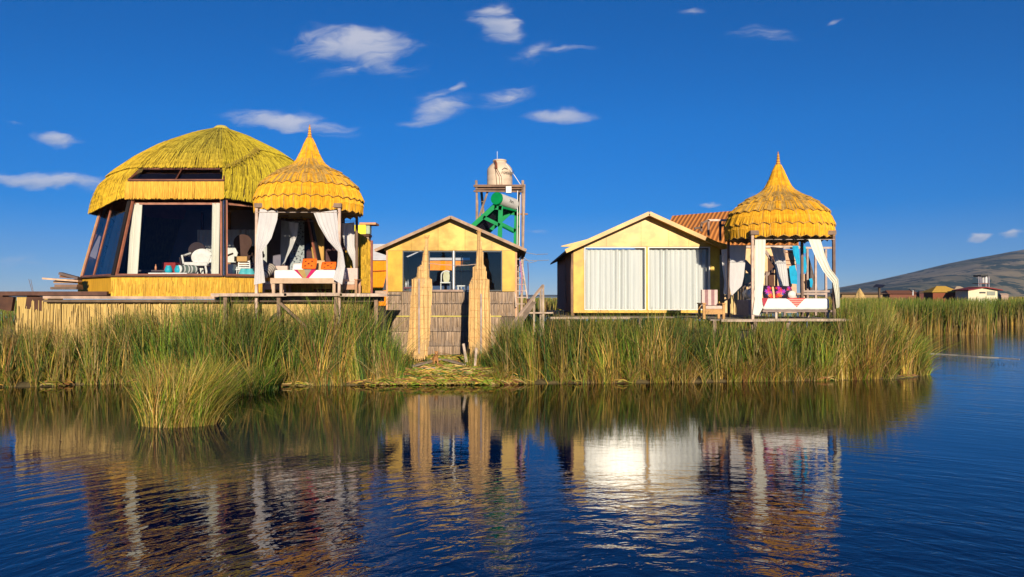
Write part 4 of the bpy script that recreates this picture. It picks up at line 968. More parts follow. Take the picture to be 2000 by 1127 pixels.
club_chair(ux(1390,21.4), 21.45, 1.74, .56, 'wooden armchair with beige striped back cushion left of the right pavilion', 'wood_honey', stripes=True, hb=.84)
KD = 1.0
club_chair(ux(543,22.4), 22.3, 2.45, .62, 'pink beige cushioned armchair at the left end of the left day bed', hb=.86, fc=(1.1,.9,.85))
club_chair(ux(681,22.4), 22.5, 2.45, .52, 'slatted pine armchair at the right end of the left day bed', hb=.80, fc=(.9,.7,.6))
bolster((ux(521,22.0), 21.7, 3.0), (ux(529,22.0), 22.1, 3.25), .15, 'black and cream striped roll in the left armchair beside the day bed', [(.68,.6,.5),(.06,.05,.05)])

def right_bed():
    x0, x1 = ux(1487, 21.7), ux(1618, 21.7); y0, y1 = 21.6, 23.2
    t = thing('day_bed', ((x0+x1)/2, 22.3, 1.74), 'low day bed with quilted white mattress under the right pavilion', 'bed', 'day beds in the pavilions')
    b = MB(); b.box(x0+.0, x1+.06, y0-.02, y1, 1.93, 1.99, (.8,.7,.7)); b.build('frame', M['wood_grey'], t)
    for x in (x0+.4, x1-.05):
        for yy in (y0+.03, y1-.1):
            b = MB(); b.box(x-.03, x+.03, yy-.03, yy+.03, 1.735, 1.928, (1.8,1.7,1.6)); b.build('leg', M['wood_grey'], t)
    mattress('mattress', x0, x1, y0, y1, 1.995, 2.33, t, .08)
    r = MB(); yc = y0-.012
    for (ua, ub, um, nm) in ((1537,1573,1556,'b'),):
        xl, xr, xm = ux(ua, 21.6), ux(ub, 21.6), ux(um, 21.6); zt = 2.337; zb = vz(600, 21.6); n = 9
        for i in range(n):
            f0, f1 = i/n, (i+1)/n; c = (.62,.10,.09) if i % 2 == 0 else (.66,.36,.30)
            la, lb = xl+(xm-xl)*f0, xl+(xm-xl)*f1; ra, rb = xr+(xm-xr)*f0, xr+(xm-xr)*f1; za, zb_ = zt+(zb-zt)*f0, zt+(zb-zt)*f1
            r.add([(la, yc, za), (ra, yc, za), (rb, yc, zb_), (lb, yc, zb_)], [(0,3,2,1)], c)
        r.add([(xl, yc, zt), (xr, yc, zt), (xr, y0+.7, zt+.003), (xl, y0+.7, zt+.003)], [(0,1,2,3)], (.60,.14,.12))
    tag(r.build('bed_runner', M['matte']), 'red striped triangular cloth hanging over the middle of the right day bed', 'runner')
    r = MB(); xl, xr, xm = ux(1487, 21.6), ux(1500, 21.6), ux(1492, 21.6); r.add([(xl, yc, 2.337), (xr, yc, 2.337), (xm, yc, 2.08)], [(0,2,1)], (.45,.06,.09))
    r.add([(xl, yc, 2.337), (xr, yc, 2.337), (xr, y0+.7, 2.34), (xl, y0+.7, 2.34)], [(0,1,2,3)], (.45,.06,.09))
    tag(r.build('bed_runner', M['matte']), 'crimson cloth corner at the left end of the right day bed', 'runner')
    rn = random.Random(3); fl = [(rn.uniform(-.8,.8), rn.uniform(-.8,.8), rn.choice([(.75,.05,.04),(.80,.18,.03),(.45,.04,.40),(.06,.12,.45),(.6,.03,.2)]), rn.uniform(.25,.42)) for _ in range(14)]
    def emb(sh):
        def f(a, b_):
            for (fx, fy, c, r_) in fl:
                d = math.hypot(a-fx*sh, b_-fy); an = math.atan2(b_-fy, a-fx*sh)
                if d < r_*(.65+.35*math.cos(6*an)): return c
            return (.02,.015,.03)
        return f
    gp = 'embroidered cushions on the right day bed'
    def pl(x, y, z, w, h, lab, sh):
        mb = MB()
        def pt(s, t, side):
            a, b_ = s*2-1, t*2-1; th_ = .08*max(0, (1-abs(a)**3.5))**.6*max(0, (1-abs(b_)**3.5))**.6
            return (x+a*w/2, y+side*th_+b_*.07, z+b_*h/2)
        for side in (-1, 1): mb.grid(lambda s, t: pt(s, t, side), 36, 36)
        f = emb(sh)
        for i, (px, py, pz) in enumerate(mb.v): mb.c[i] = f((px-x)/(w/2), (pz-z)/(h/2))
        tag(mb.build('cushion', M['matte'], smooth=True), lab, 'cushion', gp)
    pl(ux(1499,22.2), 22.2, 2.52, .30, .38, 'floral embroidered cushion half behind the straight cream curtain', .8)
    pl(ux(1522,22.2), 22.1, 2.52, .36, .36, 'floral embroidered cushion with large orange flowers in the middle', -1)
    pl(ux(1536,22.5), 22.45, 2.54, .30, .32, 'purple floral cushion right of its neighbours on the right day bed', 1.3)
    bolster((ux(1466,22.0), 21.9, 2.46), (ux(1476,22.0), 22.8, 2.46), .15, 'white bolster at the left end of the right day bed', [(.75,.73,.68)], 'white bolsters on the right day bed')
    bolster((ux(1547,22.0), 22.0, 2.44), (ux(1552,22.0), 22.9, 2.44), .13, 'white bolster right of the embroidered cushions', [(.75,.73,.68)], 'white bolsters on the right day bed')
    b = MB(); b.box(ux(1462,21.8), ux(1486,21.8), 21.8, 23.0, 1.80, 2.28, (.25,.22,.24)); tag(b.build('bedside_bench', M['matte'], bevel=.02), 'dark low bench joining the left end of the right day bed', 'bench')
KD = 1.07; right_bed(); KD = 1.0

# ------------------------------------------------------------------ the two gabled huts
def gable_roof(parent, xc, hw, za, ze, y0, y1, th, mt, edge_mt, name='roof', col=(1,1,1)):
    b = MB(); b.prism([(xc-hw, ze), (xc-hw, ze+th), (xc, za+th), (xc+hw, ze+th), (xc+hw, ze), (xc, za)], y0, y1, col)
    return b.build(name, M[mt], parent)
M['roof_dark'] = mat('roof_dark', (.09,.06,.045), (.05,.035,.03), (2,2,2), .85)
M['reed_tan'] = mat('reed_tan', (.70,.48,.23), (.54,.35,.15), (60,60,1.0), .8, attr=True)
def middle_hut():
    Y = 26.5; x0, x1 = ux(757, Y), ux(1007, Y); xc = (x0+x1)/2; D = 5.0; zs, zw = 2.58, 4.02
    t = thing('gabled_hut', (xc, Y, .3), 'narrow yellow gabled hut with row of open dark windows above reed matting', 'hut', 'yellow gabled huts')
    # lower reed-mat walls in courses
    w = MB()
    for (za, zb_, yo) in ((1.66,2.12,0),(2.12,2.55,.0)):
        n = 8
        for i in range(n):
            xa, xb = x0+(x1-x0)*i/n, x0+(x1-x0)*(i+1)/n; v = random.uniform(.85, 1.15); w.box(xa+.006, xb-.006, Y+yo+random.uniform(0,.02), Y+yo+.1, za+.012, zb_-.008, (v, v, v))
    w.box(x0, x1, Y+.1, Y+.2, .2, 2.56, (.5,.5,.5)); w.box(x0, x0+.1, Y+.2, Y+D, .2, 2.56, (.9,.8,.6)); w.box(x1-.1, x1, Y+.2, Y+D, .2, 2.56, (.8,.8,.8))
    w.build('reed_wall', M['grey_reedwall'], t)
    w = MB()
    xa0, xb0 = ux(766, Y-.15), ux(978, Y-.15)
    for (za, zb_) in ((.15,.62),(.62,1.14),(1.14,1.66)):
        n = 7
        for i in range(n):
            xa, xb = xa0+(xb0-xa0)*i/n, xa0+(xb0-xa0)*(i+1)/n; v = random.uniform(.85, 1.2); tn = (v*1.25, v*1.2, v*1.0) if i in (0,) else (v, v, v)
            w.box(xa+.004, xb-.004, Y-.16+random.uniform(0,.02), Y-.02, za+.01, zb_-.008, tn)
    w.build('plinth', M['grey_reedwall'], t)
    w = MB()
    for i in range(1500):
        up = random.random() < .42; x = random.uniform(x0, x1) if up else random.uniform(xa0, xb0); zt = random.choice((2.12, 2.55) if up else (.62, 1.14, 1.64))-random.uniform(.0, .05)
        v = random.uniform(.35, 1.5); ln = random.uniform(.25, .46); strip(w, (x, Y-.005 if up else Y-.165, zt), (x+random.uniform(-.02,.02), (Y-.01 if up else Y-.175), zt-ln), random.uniform(.01, .022), Vector((0,-1,0)), (.40*v, .29*v, .20*v))
    w.build('loose_reeds', M['thatch'], t)
    b = MB(); b.box(xa0-.02, xb0+.02, Y-.20, Y+.0, 1.662, 1.70, (.62,.52,.14)); b.build('ledge', M['matte'], t)
    fl = MB(); fl.box(x0, x1, Y+.2, Y+D, 2.50, 2.56); fl.build('interior_floor', M['wood_dark'], t)
    # sill counter, posts, panels
    b = MB(); b.box(ux(836, Y), ux(905, Y), Y-.12, Y+.0, 2.55, 2.62, (1.1,.9,.8)); b.build('sill', M['wood_grey'], t)
    c = (1,1,1)
    for (u0, u1, nm) in ((757,786,0),(981,1007,1)):
        b = MB(); b.box(ux(u0, Y), ux(u1, Y), Y+.0, Y+.08, 2.56, zw, c); b.build('wall_panel', M['ply'], t)
    for x in (x0-.02, x1+.02):
        b = MB(); b.box(x-.03, x+.03, Y-.02, Y+.06, .3, zw, (1.2,.95,.8)); b.build('corner_post', M['wood_pale'], t)
    za, ze, hw = 5.12, 3.98, 2.66
    # gable boards with visible sheet joints
    n = 5; sl = (za-ze)/hw; xs = [x0-.12+(x1-x0+.24)*i/n for i in range(n+1)]; b = MB()
    for i in range(n):
        xa, xb = xs[i]+.004, xs[i+1]-.004; pts = [(xa, zw)]; pts.append((xb, zw)); pts.append((xb, max(zw+.02, za-abs(xb-xc)*sl)))
        if xa < xc < xb: pts.append((xc, za))
        pts.append((xa, max(zw+.02, za-abs(xa-xc)*sl))); v = random.uniform(.92, 1.12); b.prism(pts, Y-.03, Y+.05, (v, v, v))
    b.build('gable_panel', M['ply_gold'], t)
    for xx in (x0, x1-.08):
        b = MB(); b.box(xx, xx+.08, Y+.08, Y+D, 2.56, zw, (.9,.9,.9)); b.build('side_wall', M['ply'], t)
    rf = gable_roof(t, xc, hw, za+.02, ze-.02, Y-.45, Y+D+.3, .06, 'roof_dark', None)
    for sx in (-1, 1):
        b = MB(); b.beam((xc+sx*.0, Y-.46, za+.055), (xc+sx*hw, Y-.46, ze+.015), .05, .10, (1.25,1.0,.8)); b.build('bargeboard', M['wood_grey'], rf)
    # back wall with opening
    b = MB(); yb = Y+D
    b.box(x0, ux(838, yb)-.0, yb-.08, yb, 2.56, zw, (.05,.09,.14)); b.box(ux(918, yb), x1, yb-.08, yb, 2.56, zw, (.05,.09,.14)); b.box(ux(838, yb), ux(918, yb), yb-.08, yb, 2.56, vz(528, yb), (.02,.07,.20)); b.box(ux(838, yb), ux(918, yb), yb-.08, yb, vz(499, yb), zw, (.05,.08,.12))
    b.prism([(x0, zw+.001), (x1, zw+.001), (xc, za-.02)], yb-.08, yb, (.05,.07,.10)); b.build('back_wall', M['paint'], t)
    f = MB(); f.box(ux(900, yb-.1), ux(902, yb-.1), yb-.14, yb-.1, 2.6, vz(499, yb), (.7,.7,.7)); f.box(ux(878, yb-.1), ux(902, yb-.1), yb-.14, yb-.1, vz(503, yb), vz(501, yb), (.7,.7,.7)); f.build('inner_frame', M['paint'], t)
    # windows: four panes
    for (u0, u1) in ((787,836),(838,884),(888,932),(934,980)):
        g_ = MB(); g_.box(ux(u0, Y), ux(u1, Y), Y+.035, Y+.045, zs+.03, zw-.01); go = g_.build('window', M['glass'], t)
        f = MB(); xx0, xx1 = ux(u0, Y), ux(u1, Y)
        f.box(xx0-.02, xx0+.02, Y+.02, Y+.07, zs, zw, (.06,.07,.08)); f.box(xx1-.02, xx1+.02, Y+.02, Y+.07, zs, zw, (.06,.07,.08)); f.box(xx0+.02, xx1-.02, Y+.02, Y+.07, zw-.05, zw-.012, (.06,.07,.08)); f.box(xx0+.02, xx1-.02, Y+.02, Y+.07, zs, zs+.03, (.06,.07,.08))
        f.build('frame', M['paint'], go)
    b = MB(); b.box(ux(884.8, Y), ux(887.2, Y), Y-.0, Y+.075, 2.58, zw, (.8,.8,.8)); b.build('mullion', M['paint'], t)
    return t
middle_hut()
def round_chair(x, y, z, label, h=.8, w=.42):
    t = thing('white_chair', (x, y, z), label, 'chair')
    pts = [(x-w/2, y, z), (x-w/2, y, z+h*.7)]+[(x-w/2*math.cos(a), y, z+h*.7+w/2*math.sin(a)*.9) for a in np.linspace(0, math.pi, 12)][1:]+[(x+w/2, y, z)]
    b = MB(); b.tube(pts, .03, 8, (.82,.82,.8)); b.build('back_hoop', M['paint'], t, smooth=True)
    b = MB(); b.grid(lambda s, q: (x+(s-.5)*w*.62*(1-.3*(2*q-1)**2), y-.02, z+h*.42+q*h*.45), 6, 8, (.72,.68,.45)); b.build('back_pad', M['matte'], t, solid=.03)
    b = MB(); b.box(x-w/2, x+w/2, y-.4, y, z+h*.36, z+h*.42, (.8,.8,.78)); b.build('seat', M['paint'], t, bevel=.01)
    for sx in (-1, 1):
        b = MB(); b.tube([(x+sx*w*.45, y-.36, z), (x+sx*w*.45, y-.36, z+h*.36)], .02, 6, (.8,.8,.78)); b.build('leg', M['paint'], t)
round_chair(ux(872,27.9), 27.9, 2.56, 'white hoop backed chair behind the middle hut windows', .86, .40)
table(ux(893,28), ux(912,28), 27.8, 28.4, 2.56, 2.80, (.75,.74,.72), 'small white table behind the right centre pane of the middle hut')
lathe_thing('bottle', [(.03,0),(.035,.14),(.012,.18),(.012,.22)], (ux(789+4,27.2), 27.2, 2.72), 'paint', 'white bottle at the left window of the middle hut', 'bottle', (.7,.7,.7), 'bottles in the middle hut')
lathe_thing('bottle', [(.03,0),(.035,.18),(.012,.23),(.012,.28)], (ux(797,27.3), 27.3, 2.72), 'paint', 'taller grey bottle at the left window of the middle hut', 'bottle', (.4,.4,.42), 'bottles in the middle hut')
table(ux(787,27.3), ux(812,27.3), 27.1, 27.6, 2.56, 2.72, (.20,.02,.04), 'dark red counter under the bottles in the middle hut', 'counter', 'counter')
pillow('picture', (ux(948,29), 29, vz(515,29)), .28, .38, .02, 'matte', (.3,.15,.10), 'small brown picture on the dark wall behind the right window', 'picture')

def right_hut():
    Y = 24.5; x0, x1 = ux(1120, Y), ux(1406, Y); xc = ux(1266, Y-.2); zb, zw = vz(611, Y), vz(482, Y); D = 8.8
    t = thing('gabled_hut', (xc, Y, zb), 'wide golden plywood hut with two large curtained windows', 'hut', 'yellow gabled huts')
    za, ze, hw = 5.02, 3.83, 2.72; sl = (za-ze)/hw
    for (u0, u1) in ((1120,1140.5),(1387.5,1406)):
        b = MB(); b.box(ux(u0, Y), ux(u1, Y), Y, Y+.08, zb, zw, (1.05,1.05,1)); b.build('wall_panel', M['ply'], t)
    b = MB(); b.box(ux(1140.6, Y), ux(1387.4, Y), Y, Y+.08, zb, vz(606, Y), (1.1,1.1,1.1)); b.build('base_panel', M['ply'], t)
    b = MB(); b.box(ux(1261.5, Y), ux(1266, Y), Y-.004, Y+.09, vz(605.8, Y), zw, (1.1,1.0,1.0)); b.build('mullion', M['ply'], t)
    n = 5; us = [1096,1184,1270-18,1306,1345,1432]; b = MB()
    for i in range(n):
        xa, xb = ux(us[i], Y)+.003, ux(us[i+1], Y)-.003
        pts = [(xa, zw+.004), (xb, zw+.004), (xb, max(zw+.03, za-abs(xb-xc)*sl))]
        if xa < xc < xb: pts.append((xc, za))
        pts.append((xa, max(zw+.03, za-abs(xa-xc)*sl))); v = random.uniform(.95, 1.12); b.prism(pts, Y-.03, Y+.05, (v, v, v))
    b.build('gable_panel', M['ply_gold'], t)
    # side walls of dark reeds, back wall
    b = MB(); b.box(x0-.0, x0+.12, Y+.09, Y+D, zb, zw, (.9,.8,.8)); b.build('side_wall', M['grey_reedwall'], t)
    b = MB(); b.box(x1-.12, x1, Y+.09, Y+D, zb, zw, (1,.9,.8)); b.build('side_wall', M['grey_reedwall'], t)
    b = MB(); b.box(x0+.12, x1-.12, Y+D-.1, Y+D, zb, zw, (1,1,1)); b.build('back_wall', M['ply'], t)
    b = MB(); b.box(x0-.035, x0-.002, Y+3.2, Y+3.3, zb+.3, zw-.2, (1.1,1,1)); b.build('side_window_frame', M['wood_grey'], t)
    b = MB(); b.tube([(x0-.02, Y+.12, zb-.1), (x0-.03, Y+.12, (zb+zw)/2), (x0-.0, Y+.12, zw)], .06, 8, (1.1,.75,.55)); b.build('corner_post', M['wood_grey'], t)
    b = MB(); b.box(x0+.12, x1-.12, Y+.09, Y+D-.1, zb, zb+.06); b.build('interior_floor', M['wood_dark'], t)
    rf = gable_roof(t, xc, hw, za+.02, ze-.02, Y-.42, Y+D+.3, .07, 'roof_dark', None)
    for sx in (-1, 1):
        b = MB(); b.beam((xc, Y-.44, za+.06), (xc+sx*hw, Y-.44, ze+.02), .05, .13, (.85,.72,.45)); b.build('bargeboard', M['ply_gold'], rf)
        b = MB(); b.add([(xc, Y-.40, za+.012), (xc+sx*hw, Y-.40, ze-.028), (xc+sx*hw, Y-.04, ze-.028), (xc, Y-.04, za+.012)], [(0,1,2,3)], (.9,.85,.8)); b.build('soffit', M['ply'], rf)
    for (u0, u1) in ((1142,1261),(1266.5,1386.5)):
        z0_, z1_ = vz(605.5, Y), zw-.004
        g_ = MB(); g_.box(ux(u0, Y), ux(u1, Y), Y+.03, Y+.036, z0_, z1_); go = g_.build('window', M['glass_soft'], t)
        f = MB(); xa, xb = ux(u0, Y), ux(u1, Y); c = (.72,.68,.60)
        f.box(xa-.012, xa+.025, Y-.006, Y+.06, z0_, z1_, c); f.box(xb-.025, xb+.008, Y-.006, Y+.06, z0_, z1_, c); f.box(xa+.025, xb-.025, Y-.006, Y+.06, z1_-.035, z1_-.0, c); f.box(xa+.025, xb-.025, Y-.006, Y+.06, z0_, z0_+.03, c)
        f.build('frame', M['paint'], go)
    return t
KD = 1.07; right_hut()
gH = 'white pleated drapes filling the curtained hut windows'
drape(ux(1144,24.7), ux(1259,24.7), 24.72, 1.90, 3.95, 11, .045, 'white pleated drape filling the left window of the golden hut', gH, 'drape')
drape(ux(1268,24.7), ux(1386,24.7), 24.72, 1.90, 3.95, 11, .045, 'white pleated drape filling the right window of the golden hut', gH, 'drape')

KD = 1.0
# ------------------------------------------------------------------ tall reed prow bundles before the middle hut
def bundle(L, Rr, Yb, Yt, seam, label, zbase):
    """stepped tapering bundle made of vertical reeds; outline L/Rr are (u,v) lists top to bottom"""
    vt, vb = L[0][1], L[-1][1]; bx = at((L[-1][0]+Rr[-1][0])/2, vb, Yb)
    t = thing('reed_bundle', (bx.x, Yb, zbase), label, 'reed bundle', 'tall reed bundles framing the middle hut')
    def dep(v): f_ = (v-vt)/(vb-vt); return Yt+(Yb-Yt)*f_
    def curve(P): return lambda v: float(np.interp(v, [p[1] for p in P], [p[0] for p in P]))
    l, r = curve(L), curve(Rr); rng = random.Random(2)
    body = MB(); vs_ = sorted(set([p[1] for p in L]+[p[1] for p in Rr])); ring = []
    n = 12
    vsamp = np.linspace(vt, vb, 60)
    def fn(s, q):
        v = vt+(vb-vt)*q; y = dep(v); a = math.pi*2*s; m_, h_ = (l(v)+r(v))/2, (r(v)-l(v))/2
        p = at(m_, v, y); w = h_/F*y; return (p.x+w*.96*math.cos(a), y-min(.22, w*.55)*math.sin(a)+.08, p.z)
    body.grid(fn, n*2, 60, (.75,.75,.75)); bo = body.build('core', M['reed_tan'], t)
    rd = MB()
    lm = min(p[0] for p in L); rm = max(p[0] for p in Rr); k = lm
    while k <= rm:
        # find the highest v at which this column lies inside the outline
        vv = None
        for v in vsamp:
            if l(v)-.05 <= k <= r(v)+.05: vv = v; break
        if vv is not None:
            v = vv; pts = []; vend = vv
            for v2 in vsamp:
                if v2 >= vv and l(v2)-.2 <= k <= r(v2)+.2: vend = v2
            for q in np.linspace(vv, vend, 6):
                y = dep(q); m_, h_ = (l(q)+r(q))/2, max(.5, (r(q)-l(q))/2); a = max(-1, min(1, (k-m_)/h_)); w = h_/F*y
                p = at(k, q, y); pts.append((p.x, y-min(.22, w*.55)*math.sqrt(max(0, 1-a*a))+.075, p.z))
            v_ = rng.uniform(.5, 1.2); pts = [(p_[0]+rng.uniform(-.012, .012), p_[1], p_[2]) for p_ in pts]; pts[-1] = (pts[-1][0], pts[-1][1], pts[-1][2]-rng.uniform(-.12, .10)); rd.tube(pts, .014, 5, (v_*1.15, v_*1.08, v_*.95), cap=False)
        k += .95
    rd.build('reed_stems', M['reed_tan'], bo)
    q = vt+14
    while q < vb-3:
        y = dep(q); m_, h_ = (l(q)+r(q))/2, (r(q)-l(q))/2; w = h_/F*y; pts = []
        for j in range(9):
            a = math.pi*(1+j/8.0); p = at(m_, q, y); pts.append((p.x+w*1.0*math.cos(a), y+min(.22, w*.55)*math.sin(a)*1.0+.062-.01, p.z))
        bd = MB(); bd.tube(pts, .004, 4, (.8,.66,.5), cap=False); q += rng.uniform(13, 24); bd.build('cord', M['reed_tan'], bo)
    sm = MB(); (us, v0, v1) = seam; pts = []
    for q in np.linspace(v0, v1, 10):
        y = dep(q); m_, h_ = (l(q)+r(q))/2, (r(q)-l(q))/2; a = max(-.95, min(.95, (us-m_)/h_)); w = h_/F*y; p = at(us, q, y); pts.append((p.x, y-min(.22, w*.55)*math.sqrt(1-a*a)+.045, p.z))
    sm.tube(pts, .028, 6, (1.35,1.25,1.3)); sm.build('pole', M['wood_grey'], t)
    tp = MB()
    for i in range(30):
        a = rng.uniform(0, 6.28); m_ = (l(vt)+r(vt))/2; p = at(m_, vt+6, Yt+.08); q = p+Vector((rng.uniform(-.09,.09), rng.uniform(-.05,.05), rng.uniform(.12,.22))); tp.tube([p, q], .008, 4, (.9,.75,.6))
    tp.build('tuft', M['reed_tan'], t)
bundle([(831,466),(829,480),(826,494),(823,515),(822.5,517),(816,518.5),(813,542),(805,544),(802,590),(798,640),(794.5,690),(797,700)],
       [(836,466),(834,478),(836,492),(837,516),(837,518),(838,542),(843.5,545),(843,580),(841,621),(838.5,668),(833,694),(828,700)], 22.9, 23.6, (819.5,545,690), 'tall stepped tan reed bundle left of the reed matted wall centre', .2)
bundle([(933,455),(932,483),(929,517),(924.5,519.5),(922,545),(917,548),(916,600),(915,668),(918,690),(925,700)],
       [(938,455),(940,475),(943,495),(944,517),(948.5,519.5),(950,543),(955,546),(957,580),(958,621),(959,680),(956,700)], 22.9, 23.6, (940,574,690), 'tall stepped tan reed bundle on the right casting a black shadow on the matting', .2)
b = MB(); y_ = 23.4; b.tube([at(837,514,y_), at(860,517,y_), at(887,518,y_), at(912,518,y_), at(930,516,y_)], .012, 5, (1.5,1.3,1.2)); tag(b.build('rope', M['wood_grey']), 'pale rope strung between the two tall reed bundles', 'rope')

# ------------------------------------------------------------------ landing: stakes, planks, dog
for i, (u0, v0, u1, v1, lab) in enumerate(((772.5,684,775.5,712,'short white stake left of the landing'),(905,671,911,703,'leaning white stake by the dark gap in the matting'),(930.5,679,928,710,'upright white stake under the right reed bundle'))):
    y_ = 22.2; b = MB(); b.tube([at(u0, v0, y_), at(u1, v1+4, y_)], .042, 8, (1.9,1.75,1.6)); tag(b.build('stake', M['wood_grey']), lab, 'stake', 'white stakes at the landing')
for i, (a, c, w, lab) in enumerate((((806,715,21.9),(858,701,23.2),.16,'long grey plank lying on the trampled reeds by the dog'),((868,702,23.2),(908,712,22.2),.14,'grey plank slanting down to the right on the landing'),((798,722,21.5),(850,718,21.7),.12,'short weathered plank nearest the water on the landing'))):
    b = MB(); p, q = at(*a), at(*c); p.z = max(p.z, ground_z(0, p.y)+.06); q.z = max(q.z, ground_z(0, q.y)+.06); b.beam(p, q, w, .04, (1.2,1.1,.95)); tag(b.build('loose_plank', M['wood_grey']), lab, 'plank', 'loose planks on the landing')
def dog():
    p = at(851, 704, 22.6); x, y, z = p.x, p.y, ground_z(0, p.y)+.07
    t = thing('dog', (x, y, z), 'small tan dog standing on the landing facing the water', 'dog')
    J = [(0,.06,.25,.075),(0,-.05,.27,.085),(0,-.12,.30,.06),(0,-.16,.36,.045),(0,-.18,.40,.058),(0,-.25,.385,.026),   # trunk, neck, head, muzzle
         (-.05,-.08,.20,.035),(-.055,-.09,.10,.022),(-.055,-.10,.012,.022),(.05,-.08,.20,.035),(.055,-.09,.10,.022),(.055,-.10,.012,.022),
         (0,.18,.26,.07),(-.055,.19,.19,.045),(-.06,.15,.12,.024),(-.06,.20,.08,.018),(-.06,.17,.012,.02),(.055,.19,.19,.045),(.06,.15,.12,.024),(.06,.20,.08,.018),(.06,.17,.012,.02),
         (0,.25,.31,.022),(.03,.28,.40,.016),(.06,.24,.45,.010),(-.04,-.17,.46,.020),(-.05,-.17,.49,.006),(.04,-.17,.46,.020),(.05,-.17,.49,.006)]
    E = [(0,1),(1,2),(2,3),(3,4),(4,5),(1,6),(6,7),(7,8),(1,9),(9,10),(10,11),(0,12),(12,13),(13,14),(14,15),(15,16),(12,17),(17,18),(18,19),(19,20),(12,21),(21,22),(22,23),(4,24),(24,25),(4,26),(26,27)]
    me = bpy.data.meshes.new('body'); me.from_pydata([(a, b_, c) for a, b_, c, r in J], E, [])
    me.materials.append(M['fur']); o = bpy.data.objects.new('body', me); COL.objects.link(o); o.parent = t
    sk = o.modifiers.new('skin', 'SKIN'); o.modifiers.new('sub', 'SUBSURF').levels = 1; o.modifiers['sub'].render_levels = 2
    for i, s_ in enumerate(me.skin_vertices[0].data): s_.radius = (J[i][3], J[i][3]); s_.use_root = (i == 0)
    t.rotation_euler = (0, 0, R(12))
    b = MB(); b.lathe([(.012,0),(.014,.008),(.004,.016)], (x, y-.275, z+.385), 8, (.02,.015,.015)); n_ = b.build('nose', M['matte'], t)
    for sx in (-1, 1): b = MB(); b.lathe([(.004,-.008),(.009,0),(.004,.008)], (x+sx*.026, y-.228, z+.415), 6, (.01,.01,.01)); b.build('eye', M['matte'], t)
M['fur'] = mat('fur', (.48,.24,.09), (.34,.16,.06), (25,25,25), .95, spec=.1)
dog()

